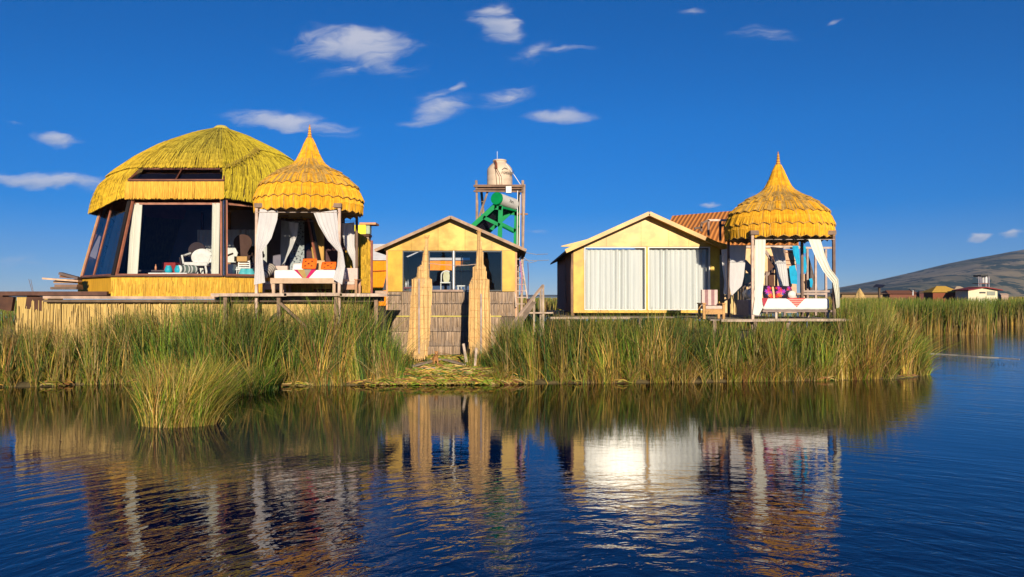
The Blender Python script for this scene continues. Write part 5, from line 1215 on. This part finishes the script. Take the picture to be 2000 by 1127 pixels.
# ------------------------------------------------------------------ water tower, solar heater, ladder, rail
def bake(f):
    bpy.context.view_layer.update(); me = bpy.data.meshes.new_from_object(f.evaluated_get(bpy.context.evaluated_depsgraph_get()))
    o = bpy.data.objects.new('printed_name', me); COL.objects.link(o); o.parent = f.parent; o.matrix_local = f.matrix_local.copy(); bpy.data.objects.remove(f)
def tower():
    Y = 29.5
    t = thing('water_tower', (ux(976,Y), Y, .3), 'rickety pole scaffold tower carrying a beige tank behind the middle hut', 'tower')
    P = [((930,352),(930,440),Y-.4),((1021,352),(1018,610),Y-.4),((940,372),(946,470),Y+1.1),((1013,372),(1010,560),Y+1.1)]
    for (a, c, y_) in P: b = MB(); p, q = at(a[0], a[1], y_), at(c[0], c[1], y_); b.tube([p, (p+q)/2+Vector((.03,0,0)), Vector((q.x, q.y, .3))], .055, 7, (1.1,.9,.75)); b.build('post', M['wood_grey'], t)
    b = MB(); p = at(1024,360,Y-.45); b.tube([p, Vector((p.x-.15, p.y, .3))], .05, 7, (1.3,1.1,.95)); b.build('post', M['wood_grey'], t)
    for (a, c, w) in (((925,363),(1024,363),.11),((925,373),(1022,374),.08),((1010,418),(1031,418),.08),((928,369),(1024,368),.06)):
        b = MB(); b.beam(at(*a, Y-.45), at(*c, Y-.45), w, w*.8, (.7,.5,.4)); b.build('crossbeam', M['wood_grey'], t)
    for (a, c) in (((953,372),(934,430)),((934,372),(960,372))): b = MB(); b.tube([at(*a, Y-.3), at(*c, Y-.3)], .045, 6, (.9,.75,.65)); b.build('brace', M['wood_grey'], t)
    b = MB(); z = vz(366, Y)
    for i in range(9): v = random.uniform(.5, 1); b.box(ux(928,Y), ux(1023,Y), Y-.45+i*.19, Y-.45+i*.19+.16, z, z+.05, (v, v*.8, v*.7))
    b.build('platform', M['wood_grey'], t)
    # tank (rests on the tower)
    k = thing('water_tank', (ux(976,Y), Y+.3, z+.052), 'beige plastic water tank on top of the pole tower', 'tank')
    r = .51; c = (ux(976,Y+.3), Y+.3, z+.052)
    b = MB(); b.lathe([(r*.96,0),(r,.04),(r,.20),(r*.985,.22),(r,.24),(r,.44),(r*.985,.46),(r,.48),(r,.66),(r*.97,.74),(r*.80,.86),(r*.60,.95),(r*.52,.98),(r*.52,1.03)], c, 32); b.build('body', M['tank'], k, smooth=True)
    b = MB(); b.lathe([(r*.56,1.031),(r*.56,1.07),(r*.5,1.10),(r*.1,1.12)], c, 24); b.build('lid', M['tank'], k, smooth=True)
    cu = bpy.data.curves.new('lettering', 'FONT'); cu.body = 'rotopl'; cu.size = .20; cu.extrude = .004; cu.shear = .2
    f = bpy.data.objects.new('lettering', cu); f.parent = k; f.location = (.06, -r-.012, .46); f.rotation_euler = (R(90), 0, R(12)); cu.materials.append(M['wood_black']); COL.objects.link(f); bake(f)
    b = MB(); b.tube([(c[0]+.10, c[1]-r-.02, c[2]+.62), (c[0]+.2, c[1]-r-.01, c[2]+.70), (c[0]+.32, c[1]-r+.08, c[2]+.66)], .012, 5, (.1,.1,.1)); b.build('emblem', M['matte'], k)
    b = MB(); b.tube([(c[0]-.18, c[1]-r*.6, c[2]+1.0), (c[0]-.13, c[1]-r-.05, c[2]+.85), (c[0]-.12, c[1]-r-.05, c[2]+.66)], .045, 7, (.22,.07,.035)); b.build('float_valve', M['matte'], k)
    for (dx0, dx1) in ((-.22,.02),(-.14,-.10),(-.10,.10)): b = MB(); b.tube([(c[0]+dx0*.5-.1, c[1]-r-.03, c[2]+.75), (c[0]+dx1-.03, c[1]-r-.03, c[2]+.35), (c[0]+dx1, c[1]-r-.03, c[2]+.01)], .008, 4, (.2,.1,.06)); b.build('hose', M['matte'], k)
    b = MB(); b.tube([(c[0]-.10, c[1], c[2]+1.1), (c[0]-.10, c[1], c[2]+1.45)], .009, 5, (.8,.8,.8)); b.build('aerial', M['paint'], k)
    b = MB(); b.tube([(c[0]+.25, c[1]-.3, c[2]+.9), (c[0]+.6, c[1]-.4, c[2]+.4), (c[0]+.85, c[1]-.5, c[2]+.0)], .014, 5, (.8,.78,.75)); tag(b.build('white_hose', M['paint']), 'white hose drooping from the tank shoulder to the platform', 'hose')
    b = MB(); y_ = Y-.6; b.box(ux(988,y_), ux(999,y_), y_-.1, y_+.1, vz(377,y_), vz(364,y_), (.8,.78,.74)); tag(b.build('white_box', M['paint'], bevel=.01), 'small white box fixed under the tower platform', 'box')
    for (u, v0, v1, lab) in ((1011,372,560,'thin white pipe running down inside the tower'),(1016,380,500,'second thin white pipe close to the right tower pole')): b = MB(); b.tube([at(u, v0, Y-.5), at(u-2, v1, Y-.5)], .016, 5, (.78,.76,.74)); tag(b.build('white_pipe', M['paint']), lab, 'pipe', 'white pipes on the tower')
tower()
def heater():
    Y = 28.2; c0 = at(971.5, 388, Y-.2); c1 = at(1003, 399, Y+.9)
    t = thing('solar_heater', (c0.x, Y, 4.0), 'green framed solar water heater behind the middle hut roof', 'water heater')
    b = MB(); b.tube([c0, c1], .235, 24, (.68,.66,.60)); b.build('drum', M['paint'], t)
    d = (c0-c1).normalized()
    b = MB(); b.tube([c0+d*.005, c0+d*.09], [.245,.235], 24); b.build('end_cap', M['metal_green'], t)
    # two side frames, each: slanted rail, front leg, brace
    for (du, dv, y_) in ((0,0,Y-.12),(31,11,Y+.95)):
        A = lambda u, v: at(u+du, v+dv, y_)
        for (p, q, w) in (((968,401),(921,443),.17),((978,402),(976,470),.17),((944,424),(976,440),.13),((966,402),(980,404),.26)):
            b = MB(); b.beam(A(*p), A(*q), .04, w, up=(0,-1,0)) if False else b.beam(A(*p), A(*q), w, .04, up=(0,-1,0)); b.build('frame_bar', M['metal_green'], t)
    b = MB(); b.beam(at(976,440,Y-.1), at(1003,454,Y+.9), .06, .05); b.build('crossbar', M['metal_green'], t)
    b = MB(); b.beam(at(976,404,Y-.1), at(1005,411,Y+.9), .10, .08); b.build('crossbar', M['metal_green'], t)
    b = MB()
    for k in range(10):
        f_ = (k+.5)/10; p = at(966,396,Y-.1).lerp(at(998,407,Y+.95), f_); q = at(918,441,Y-.1).lerp(at(950,452,Y+.95), f_); b.tube([p, q], .035, 8, (.015,.015,.025))
    b.build('vacuum_tubes', M['tubes'], t)
    cu = bpy.data.curves.new('lettering', 'FONT'); cu.body = 'Xtra'; cu.size = .17; cu.extrude = .003; cu.shear = .2
    f = bpy.data.objects.new('lettering', cu); f.parent = t; m_ = c0.lerp(c1, .5)
    ex = (c1-c0).normalized(); nrm = Vector((.35,-1,.0)); nrm = (nrm-ex*nrm.dot(ex)).normalized(); up = nrm.cross(ex)
    mtx = Matrix((ex, up, nrm)).transposed().to_4x4(); mtx.translation = m_+nrm*.238-up*.04-ex*.12-Vector((c0.x, Y, 4.0)); f.matrix_local = mtx; cu.materials.append(M['wood_black']); COL.objects.link(f); bake(f)
M['tubes'] = mat('tubes', (.015,.015,.025), (.01,.01,.015), (3,3,3), .15, spec=.6)
heater()
def side_stuff():
    Y = 26.8; t = thing('ladder', (ux(1012,Y), Y, 1.0), 'white ladder leaning against the right corner of the middle hut', 'ladder')
    a0, a1 = at(1009,500,Y+.3), at(1020,600,Y-.5); w = Vector((.22,0,0))
    for s_ in (-1, 1): b = MB(); b.beam(a0+w*s_*.7, a1+w*s_, .05, .04, (1.7,1.6,1.5)); b.build('rail', M['wood_grey'], t)
    for k in range(8): f_ = (k+.5)/8; p = a0.lerp(a1, f_); b = MB(); b.beam(p-w*(.7+.3*f_), p+w*(.7+.3*f_), .05, .03, (1.6,1.4,1.3)); b.build('rung', M['wood_grey'], t)
    Y = 25.2; t = thing('stair_rail', (ux(1040,Y), Y, .3), 'weathered stair railing climbing beside the middle hut', 'railing')
    b = MB(); b.beam(at(972,668,24.0), at(1061,557,Y+.6), .09, .06, (1.4,1.2,1.05)); b.build('handrail', M['wood_grey'], t)
    for (u, v0, y_, c) in ((1061,557,25.8,1.4),(1056,562,25.9,1.0),(1043,582,25.6,1.2),(1020,606,25.2,1.1),(1000,632,24.8,1.0)):
        b = MB(); p = at(u, v0, y_); b.beam((p.x, p.y, .2), p, .07, .07, (c, c*.9, c*.8)); b.build('post', M['wood_grey'], t)
    b = MB(); b.beam(at(1028,611,25.5), at(1080,611,25.9), .05, .05, (1.7,1.5,1.3)); b.build('rail', M['wood_grey'], t)
    b = MB(); b.beam(at(1000,650,24.7), at(1040,590,25.6), .3, .04, (.9,.8,.7)); b.build('stringer', M['wood_grey'], t)
    b = MB(); b.box(ux(1029,25.9), ux(1037,25.9), 25.85, 26.1, vz(607,25.9), vz(583,25.9), (.10,.05,.05)); tag(b.build('hanging_sack', M['matte'], bevel=.02), 'dark sack hanging from the stair railing', 'sack')
    lab = ['upper white wire from the middle hut to the golden hut eave','lower white wire between the two huts','thin drooping cable under the lower wire']
    for i, P in enumerate((((1024,493,26.5),(1048,497,28),(1070,496,31)),((1022,508,26.5),(1046,509,28),(1072,508,31)),((1024,503,26.5),(1036,513,27.0),(1048,510,28)))):
        b = MB(); b.tube([at(*p) for p in P], .012, 5, (.7,.66,.62)); tag(b.build('wire', M['paint']), lab[i], 'wire', 'wires between the huts')
    b = MB(); b.tube([at(1031,513,26.9), at(1032,540,26.9), at(1031,580,26.9)], .018, 6, (.16,.12,.22)); tag(b.build('dark_pipe', M['matte']), 'dark vertical pipe hanging right of the ladder', 'pipe')
    b = MB(); b.tube([at(1016,510,26.6), at(1019,540,26.6), at(1018,572,26.6)], .035, 6, (.42,.22,.36)); tag(b.build('mauve_hose', M['matte']), 'mauve hose strapped beside the ladder', 'hose')
side_stuff()

# ------------------------------------------------------------------ buildings behind
def behind():
    # orange shed with white roof behind the middle hut
    Y = 42.0; t = thing('orange_shed', (ux(820,Y), Y, .4), 'orange boarded shed with white roof behind the left side of the middle hut', 'shed')
    b = MB(); x = ux(722,Y)
    while x < ux(915,Y): b.box(x, x+.15, Y+random.uniform(0,.015), Y+.1, vz(597,Y), vz(507,Y), (.90*random.uniform(.9,1.05),.30*random.uniform(.9,1.05),.012)); x += .155
    b.build('board_wall', M['matte'], t)
    b = MB(); b.box(ux(715,Y), ux(915,Y), Y+.12, Y+.3, .2, vz(597,Y), (.05,.035,.03)); b.build('underfloor_shade', M['matte'], t)  # dark slab added for the shade in the hollow below the boards
    b = MB(); xa, xb = ux(700,Y), ux(925,Y); b.add([(xa, Y-.15, vz(508,Y)), (xb, Y-.15, vz(508,Y)), (xb, Y+2, vz(477,Y+2)), (xa, Y+2, vz(477,Y+2))], [(0,1,2,3)], (.8,.78,.74)); b.build('roof', M['paint'], t, solid=.03)
    b = MB(); b.beam((xa, Y-.1, vz(531,Y)), (ux(760,Y), Y-.1, vz(528,Y)), .03, .05, (.45,.12,.02)); b.build('batten', M['matte'], t)
    b = MB(); b.box(ux(700,27.2), ux(756,27.2), 27.2, 27.5, vz(573,27.2), vz(568,27.2), (1.4,1.2,1.1)); tag(b.build('walkway', M['wood_grey']), 'grey plank walkway between the left deck and the middle hut', 'walkway')
    b = MB(); b.prism([(ux(748,27.5), vz(567,27.5)), (ux(757,27.5), vz(567,27.5)), (ux(757,27.5), vz(530,27.5))], 27.4, 27.6, (.07,.07,.09)); tag(b.build('tarpaulin', M['matte']), 'dark triangular tarpaulin hanging beside the middle hut corner', 'tarpaulin')
    # yellow thatched entrance wall right of the dome
    t = thing('thatched_porch', (-5.2, 25.6, 2.42), 'yellow thatched porch wall right of the left pavilion', 'porch')
    Y = 25.0; b = MB(); n = 90
    o_ = [(ux(640,Y), vz(440,Y)), (ux(695,Y), vz(452,Y)), (ux(714,Y), vz(463,Y)), (ux(725,Y), vz(475,Y)), (ux(726,Y), vz(572,Y)), (ux(640,Y), vz(572,Y))][::-1]
    b.prism(o_, Y, Y+.15, (.9,.85,.9)); b.build('wall', M['yellow_straw'], t)
    s = MB()
    for i in range(260):
        u = random.uniform(690, 725); vt_ = np.interp(u, [640,695,714,725], [440,452,463,475]); v0 = random.uniform(vt_, 545); v = random.uniform(.6, 1.2)
        strip(s, at(u, v0, Y-.02), at(u+random.uniform(-1,1), v0+random.uniform(10,28), Y-.05), random.uniform(.02,.04), Vector((0,-1,0)), (.66*v,.42*v,.04*v))
    s.build('thatch', M['thatch'], t)
    b = MB(); b.beam((ux(726.5,Y), Y-.05, 2.2), (ux(726.5,Y), Y-.05, vz(470,Y)), .07, .07, (1.2,.8,.9)); b.build('post', M['wood_red'], t)
    Yb = 30.5; q = thing('lookout_box', (ux(702,Yb), Yb, .3), 'bright yellow box with flat timber roof on a brown boarded tower above the porch', 'lookout')
    b = MB(); b.box(ux(690,Yb), ux(714,Yb), Yb, Yb+.5, vz(457,Yb), vz(439,Yb), (.85,.72,.03)); b.build('yellow_front', M['paint'], q)
    b = MB(); b.box(ux(714,Yb)+.001, ux(721,Yb), Yb+.1, Yb+.5, vz(456,Yb), vz(440,Yb), (.35,.42,.30)); b.build('side_panel', M['paint'], q)
    b = MB(); b.box(ux(702,Yb), ux(734,Yb), Yb-.03, Yb+.7, vz(438.5,Yb), vz(434.5,Yb), (1.2,.8,.55)); b.build('roof', M['wood_pale'], q)
    b = MB(); b.box(ux(695,Yb), ux(722,Yb), Yb-.1, Yb+.5, vz(462,Yb), vz(457.5,Yb), (.8,.6,.4)); b.build('eave_board', M['wood_dark'], q)
    b = MB(); b.box(ux(696,Yb), ux(720,Yb), Yb, Yb+.5, .25, vz(462.2,Yb), (1.2,1,.8)); b.build('tower_wall', M['wood_grey'], q)
    # dark doorway, reed panel behind the left bed
    b = MB(); Yd = 24.3; b.box(ux(552,Yd), ux(668,Yd), Yd+.3, Yd+.4, 2.45, vz(425,Yd), (.10,.05,.05)); tag(b.build('doorway', M['matte']), 'dark doorway of the dome entrance behind the day bed', 'doorway')
    b = MB(); Yd = 24.1; x0 = ux(606,Yd); b.prism([(ux(600,Yd), vz(430,Yd)), (ux(632,Yd), vz(430,Yd)), (ux(632,Yd), vz(515,Yd)), (ux(612,Yd), vz(515,Yd))][::-1], Yd, Yd+.08, (1,.85,.7)); tag(b.build('straw_screen', M['straw_wall']), 'slanting straw panel behind the day bed cushions', 'panel')
    b = MB(); Yd = 23.85; b.box(ux(540,Yd), ux(672,Yd), Yd, Yd+.1, vz(427,Yd), vz(406,Yd), (.9,.8,.6)); tag(b.build('straw_valance', M['straw_wall']), 'brown straw valance above the doorway behind the left pavilion', 'panel')
    cloth('beaded_curtain', [(566,432),(566,480),(566,528)], [(594,432),(594,480),(594,528)], 24.0, 4, .03, 'beads', 'grey beaded curtain in the dome doorway', group='door curtains of the dome')
    b = MB(); Yc = 23.7; b.box(ux(600,22.6), ux(652,22.6), 23.3, 23.6, 2.46, 2.62, (.25,.05,.03)); tag(b.build('red_mat', M['matte'], bevel=.01), 'dark red box under the left day bed', 'box')
    global KD
    KD = 1.07
    # orange tiled roof house behind the golden hut
    Y = 34.5; t = thing('orange_roof_house', (ux(1400,Y), Y, 1.8), 'house with orange tiled roof behind the golden hut', 'house')
    b = MB(); P = [at(1308,424,Y+2.5), at(1312,424,Y+2.5), at(1600,400,Y+2.5), at(1600,480,Y-1), at(1318,480,Y-1)]
    a_, b_, c_, d_ = at(1313,422,Y+2.5), at(1560,402,Y+2.5), at(1560,480,Y-.5), at(1290,480,Y-.5)
    b.add([d_, c_, b_, a_], [(0,1,2,3)]); b.build('roof', M['tiles'], t, solid=.05)
    Y = 30.0; b = MB(); b.box(ux(1415,Y), ux(1525,Y), Y, Y+3, 1.7, vz(484,Y), (.75,.52,.27)); b.build('wall', M['matte'], t)
    for (u0, u1, v0, v1) in ((1466,1471,497,515),(1432,1440,500,520),(1500,1512,500,560)):
        b = MB(); b.box(ux(u0,Y), ux(u1,Y), Y-.02, Y+.02, vz(v1,Y), vz(v0,Y), (.12,.06,.04)); b.build('window', M['matte'], t)
    b = MB(); b.box(ux(1415,Y), ux(1560,Y), Y-.1, Y+.2, vz(484,Y), vz(480,Y), (1.9,1.8,1.7)); b.build('eave_board', M['wood_grey'], t)
    # stair between
    Y = 27.5; t = thing('wooden_stair', (ux(1480,Y), Y, 1.74), 'grey wooden stair zigzagging behind the right pavilion', 'stairs')
    for (p, q, w) in (((1452,512),(1478,540),.26),((1450,560),(1478,545),.07),((1455,566),(1482,552),.07),((1495,490),(1515,520),.10),((1495,540),(1515,522),.08),((1478,545),(1500,575),.2)):
        b = MB(); b.beam(at(*p, Y), at(*q, Y), .06, w, (1.1,.95,.9)); b.build('stringer', M['wood_grey'], t)
    for (u, v0) in ((1516,490),(1497,530),(1452,520)):
        b = MB(); b.beam((ux(u,Y), Y, 1.74), at(u, v0, Y), .07, .07, (.9,.75,.7)); b.build('post', M['wood_grey'], t)
    b = MB(); Ys = 26.5
    for u in range(1428, 1462, 5): b.box(ux(u,Ys), ux(u+3.4,Ys), Ys, Ys+.05, 1.74, vz(560+random.uniform(-4,4),Ys), (.75*random.uniform(.8,1.1),.5*random.uniform(.8,1.1),.22))
    tag(b.build('board_fence', M['matte']), 'honey coloured board fence under the rear left curtain of the right pavilion', 'fence')
    # framed shelter with washing behind the right pavilion
    Y = 26.5; t = thing('open_shelter', (ux(1560,Y), Y, 1.74), 'open wooden frame shelter with a glazed cream panel behind the right pavilion', 'shelter')
    for (u, v0, c) in ((1532,487,.8),(1566,486,1.5),(1577,486,1.2),(1593,487,1.7),(1613,487,1.5)):
        b = MB(); b.beam((ux(u,Y), Y, 1.7), at(u, v0, Y), .07, .07, (c, c*.85, c*.8)); b.build('post', M['wood_grey'], t)
    for (v, u0, u1) in ((484,1530,1628),(569,1568,1620),(574,1556,1612)):
        b = MB(); b.beam(at(u0, v, Y-.05), at(u1, v, Y-.05), .05, .07, (1.5,1.35,1.3)); b.build('rail', M['wood_grey'], t)
    b = MB(); b.box(ux(1534,Y), ux(1558,Y), Y+.1, Y+.16, 1.8, vz(488,Y), (.62,.42,.28)); b.box(ux(1566,Y), ux(1578,Y), Y+.1, Y+.16, 1.8, vz(535,Y), (.62,.44,.30)); b.build('infill_panel', M['matte'], t)
    b = MB()
    for v in (492, 508, 516): b.box(ux(1534,Y), ux(1556,Y), Y+.06, Y+.10, vz(v+1,Y), vz(v,Y), (.3,.12,.08))
    b.build('muntins', M['matte'], t)
    gW = 'turquoise washing behind the right pavilion'
    tq = [([(1548,480),(1550,495),(1556,515)], [(1560,480),(1562,500),(1563,517)], 'turquoise towel hanging nearest the pavilion back post'),
          ([(1541,520),(1543,540),(1545,554)], [(1553,518),(1557,535),(1557,555)], 'turquoise trousers hanging low left of the pavilion back post'),
          ([(1565,505),(1566,520),(1567,533)], [(1574,500),(1576,520),(1575,532)], 'turquoise shirt hanging right of the pavilion back post'),
          ([(1568,481),(1568,488),(1570,495)], [(1574,480),(1575,487),(1575,494)], 'small turquoise cloth high under the right pavilion rim'),
          ([(1580,545),(1582,550),(1582,560)], [(1586,543),(1588,550),(1586,562)], 'small turquoise rag hanging near the shelter rail')]
    for L, Rr, lab in tq: cloth('washing', L, Rr, Y-.25, 2, .04, 'turq', lab, cat='laundry', group=gW, nu=12, nv=8)
    b = MB(); Yr = 25.6; b.beam((ux(1566,Yr), Yr, 1.75), (ux(1586,Yr), Yr, vz(500,Yr)), .02, .02); 
    cloth('grey_tarp', [(1576,500),(1576,540),(1572,568)], [(1580,500),(1592,545),(1597,566)], 26.9, 3, .05, 'tarp', 'brown grey sheet draped on the shelter frame', cat='sheet')
M['turq'] = mat('turq', (.01,.36,.60), (.01,.28,.48), (8,8,8), .85)
M['tarp'] = mat('tarp', (.16,.13,.12), (.09,.08,.08), (8,8,8), .9)
def bead_mat():
    m = mat('beads', (.55,.58,.56), (.40,.42,.42), (10,10,2), .9, transl=.2); return m
M['beads'] = mat('beads', (.38,.42,.42), (.05,.05,.06), (16,16,14), .9, lo_=.56, hi_=.6, detail=1)
def tile_mat():
    m = bpy.data.materials.new('tiles'); m.use_nodes = True; g = G(m.node_tree); g.N.clear()
    out = g.n('ShaderNodeOutputMaterial'); b = g.n('ShaderNodeBsdfPrincipled'); tc = g.n('ShaderNodeTexCoord')
    w = g.n('ShaderNodeTexWave', wave_type='BANDS', bands_direction='X'); w.inputs['Scale'].default_value = 1.6; w.inputs['Distortion'].default_value = .3
    mp = g.n('ShaderNodeMapping'); mp.inputs['Rotation'].default_value = (0, 0, R(28)); g.L.new(tc.outputs['Object'], mp.inputs[0]); g.L.new(mp.outputs[0], w.inputs[0])
    col = g.mix(g.rng(w.outputs[1], .2, .7), (.34,.11,.02,1), (.62,.23,.045,1)); g.L.new(col, b.inputs['Base Color']); b.inputs['Roughness'].default_value = .7
    bp = g.n('ShaderNodeBump'); bp.inputs['Distance'].default_value = .04; g.L.new(w.outputs[1], bp.inputs['Height']); g.L.new(bp.outputs[0], b.inputs['Normal'])
    g.L.new(b.outputs[0], out.inputs[0]); return m
M['tiles'] = tile_mat()
behind()
KD = 1.07
def roof_frame():
    Y = 25.8; t = thing('pipe_frame', (ux(1390,Y), Y+.6, 4.2), 'dark rusty frame standing between golden hut roof and right pavilion', 'frame')
    for (a, c, col) in (((1370,436),(1370,452),.6),((1370,436),(1384,430),.6),((1384,430),(1384,460),.8),((1384,430),(1424,430),2.2),((1407,432),(1407,470),.45),((1356,446),(1372,444),.5),((1407,440),(1420,440),.6)):
        b = MB(); b.beam(at(*a, Y), at(*c, Y), .07, .07, (col, col*.8, col*.75)); b.build('bar', M['wood_grey'], t)
roof_frame(); KD = 1.0

# ------------------------------------------------------------------ far village on the right, bits in the water
def village():
    def cottage(u0, u1, vr, ve, Y, wall, roofc, label, ridge=.35, window=False, hip=True, name='cottage'):
        x0, x1 = ux(u0,Y), ux(u1,Y); xc = (x0+x1)/2; ze, zr = vz(ve,Y), vz(vr,Y); d = (x1-x0)*.7
        t = thing(name, (xc, Y, 1.0), label, 'house', 'houses of the far village')
        b = MB(); ins = (x1-x0)*.08
        if hip: b.box(x0+ins, x1-ins, Y+ins, Y+d-ins, .5, ze, wall)
        else:
            b.prism([(x0+ins, .5), (x1-ins, .5), (x1-ins, ze), (xc, zr-.1), (x0+ins, ze)], Y+ins, Y+d, wall)
        b.build('wall', M['matte'], t)
        if hip:
            rw = (x1-x0)*ridge/2; r_ = MB(); r_.add([(x0,Y,ze),(x1,Y,ze),(x1,Y+d,ze),(x0,Y+d,ze),(xc-rw,Y+d/2,zr),(xc+rw,Y+d/2,zr)], [(0,1,5,4),(2,3,4,5),(1,2,5),(3,0,4),(0,3,2,1)], roofc); r_.build('roof', M['matte'], t)
        else:
            r_ = MB(); r_.prism([(x0,ze),(xc,zr),(x1,ze),(x1,ze-.12),(xc,zr-.12),(x0,ze-.12)][::-1], Y-.3, Y+d+.3, roofc); r_.build('roof', M['matte'], t)
        if window:
            for (a, c, v0, v1, cc) in window: w = MB(); w.box(ux(a,Y), ux(c,Y), Y+ins-.06, Y+ins-.0, vz(v1,Y), vz(v0,Y), cc); w.build('window', M['paint'], t)
        return t
    Y = 120
    cottage(1889,1957,560,566,Y,(.72,.66,.45),(.28,.05,.05),'cream house with dark red roof in the far village', hip=False, window=[(1916,1928,570,573,(.06,.05,.05)),(1931,1947,569,577,(.25,.27,.22))])
    cottage(1820,1880,558.5,571,Y+5,(.22,.07,.035),(.55,.33,.06),'far house with orange thatched hip roof', ridge=.3)
    cottage(1862,1896,559,568,Y+25,(.2,.14,.1),(.42,.32,.22),'grey roofed hut behind the orange thatched far house', ridge=.2)
    cottage(1795,1816,568,573,Y+30,(.12,.05,.04),(.10,.06,.05),'low dark shed left of the orange thatched far house', ridge=.5)
    cottage(1640,1735,571,574,Y+50,(.3,.2,.1),(.32,.2,.1),'long low brown roof behind the straw heap', ridge=.9)
    cottage(1735,1800,567,574,Y+60,(.2,.08,.05),(.22,.09,.05),'rust brown shed left of the lamp post', ridge=.8)
    cottage(1955,1972,573,576,Y+10,(.4,.28,.22),(.5,.36,.28),'tiny pinkish hut right of the cream house', ridge=.8)
    # straw heap
    n = 14; b = MB(); Yh = 62; x0, xc = ux(1658,Yh), ux(1679,Yh)
    def fn(s, q):
        a = 2*math.pi*s; r = 1.0*(1-q)**.8*(1+.12*math.sin(5*a+q*6)); return (xc+.85*r*math.cos(a), Yh+.85*r*math.sin(a), 1.1+q*1.95)
    b.grid(fn, 24, 10, (.55,.38,.15))
    for i in range(400):
        a = random.uniform(0, 6.28); q = random.random(); p = Vector(fn(a/6.283, q)); v = random.uniform(.6, 1.2); strip(b, p, p+Vector((math.cos(a)*.12, math.sin(a)*.12, -.4)), .05, Vector((math.cos(a), math.sin(a), .3)).normalized(), (.60*v,.42*v,.16*v))
    tag(b.build('straw_heap', M['thatch']), 'conical heap of dry straw beyond the reeds', 'straw heap')
    Y = 70; t = thing('solar_array', (ux(1717,Y), Y, 1.2), 'dark solar panel on a post above the far reeds', 'solar panel')
    b = MB(); b.add([at(1705,560.5,Y-.3), at(1724,561.5,Y-.3), at(1729,556.5,Y+.5), at(1711,555.5,Y+.5)], [(0,1,2,3)], (.02,.02,.03)); b.build('panel', M['paint'], t, solid=.05)
    b = MB(); b.box(ux(1716,Y), ux(1719,Y), Y-.05, Y+.1, 1.0, vz(560,Y), (.12,.08,.05)); b.build('post', M['matte'], t)
    Y = 122; t = thing('tank_stand', (ux(1922,Y), Y, 3.0), 'small white tank on a stand above the cream far house', 'tank')
    b = MB(); b.lathe([(.48,0),(.5,.1),(.5,.9),(.4,1.08),(.2,1.12)], (ux(1922.5,Y+1), Y+1, vz(553,Y)), 16, (.75,.72,.68)); b.build('tank', M['paint'], t, smooth=True)
    for u in (1914,1918,1928,1934):
        b = MB(); b.beam((ux(u,Y), Y+.3, 3.2), (ux(u,Y), Y+.3, vz(540,Y)), .08, .08, (.5,.45,.5)); b.build('post', M['matte'], t)
    b = MB(); b.box(ux(1916,Y), ux(1930,Y), Y, Y+2, vz(540,Y), vz(537,Y), (.05,.05,.05)); b.build('canopy', M['matte'], t)
    b = MB(); b.box(ux(1914,Y), ux(1934,Y), Y+.2, Y+2, vz(554.5,Y), vz(553.2,Y), (.2,.1,.08)); b.build('shelf', M['matte'], t)
    t = thing('lamp_post', (ux(1783,90), 90, 1.5), 'white twin headed lamp post in the far reeds', 'lamp post')
    b = MB(); b.tube([at(1783,577,90), at(1783,567,90)], .07, 6, (.7,.7,.68)); b.build('pole', M['paint'], t)
    b = MB(); b.beam(at(1776,565,90), at(1782,569,90), .3, .08, (.05,.05,.06)); b.build('lamp_head', M['paint'], t)
    b = MB(); b.beam(at(1784,569,90), at(1788,566,90), .3, .08, (.05,.05,.06)); b.build('lamp_head', M['paint'], t)
    # sparse drowned stems
    n = 60; u = RS.uniform(1930, 1985, n); v = RS.uniform(707, 716, n); Y = CAMH*F/(v-HV); X = (u-1000)/F*Y
    blades('water_stems', np.stack([X, Y, X*0-.01], -1), RS.uniform(.06, .24, n), RS.normal(0, .9, (n, 2)), RS.uniform(.006, .012, n), np.tile([.03,.035,.03], (n, 1)), 'thin dark stems poking out of the open water', 'water plants', droop=RS.uniform(.4, 1.6, n))
    b = MB(); P = [(1790,690),(1830,691.5),(1870,694),(1910,697),(1950,699),(1990,702)]  # pale tube standing in for the thin white ripple of a wake
    b.tube([(ux(u_, CAMH*F/(v_-HV)), CAMH*F/(v_-HV), .008) for u_, v_ in P], .014, 5, (.55,.5,.42)); tag(b.build('wake_ripple', M['matte']), 'pale tube drawn for the thin white wake ripple right of the reed bank', 'rope')
village()
# open water reed flats need soil
b = MB(); b.add([(ux(1560,105),105,.03),(ux(2700,105),105,.03),(ux(2700,1300),1300,.03),(ux(1500,1300),1300,.03)], [(0,1,2,3)]); tag(b.build('far_ground', M['ground']), 'flat marshy ground under the far village', 'ground', kind='structure')
# ------------------------------------------------------------------ air
def haze():
    m = bpy.data.materials.new('haze'); m.use_nodes = True; g = G(m.node_tree); g.N.clear()
    out = g.n('ShaderNodeOutputMaterial'); v = g.n('ShaderNodeVolumePrincipled'); v.inputs['Color'].default_value = (.42,.62,1.0,1)
    v.inputs['Density'].default_value = 0.00009; v.inputs['Anisotropy'].default_value = 0.0; g.L.new(v.outputs[0], out.inputs['Volume'])
    b = MB(); b.box(-3600, 5600, -80, 3900, -6, 300); tag(b.build('haze', m), 'thin pale air softening the far hill', 'haze', kind='stuff')
haze()
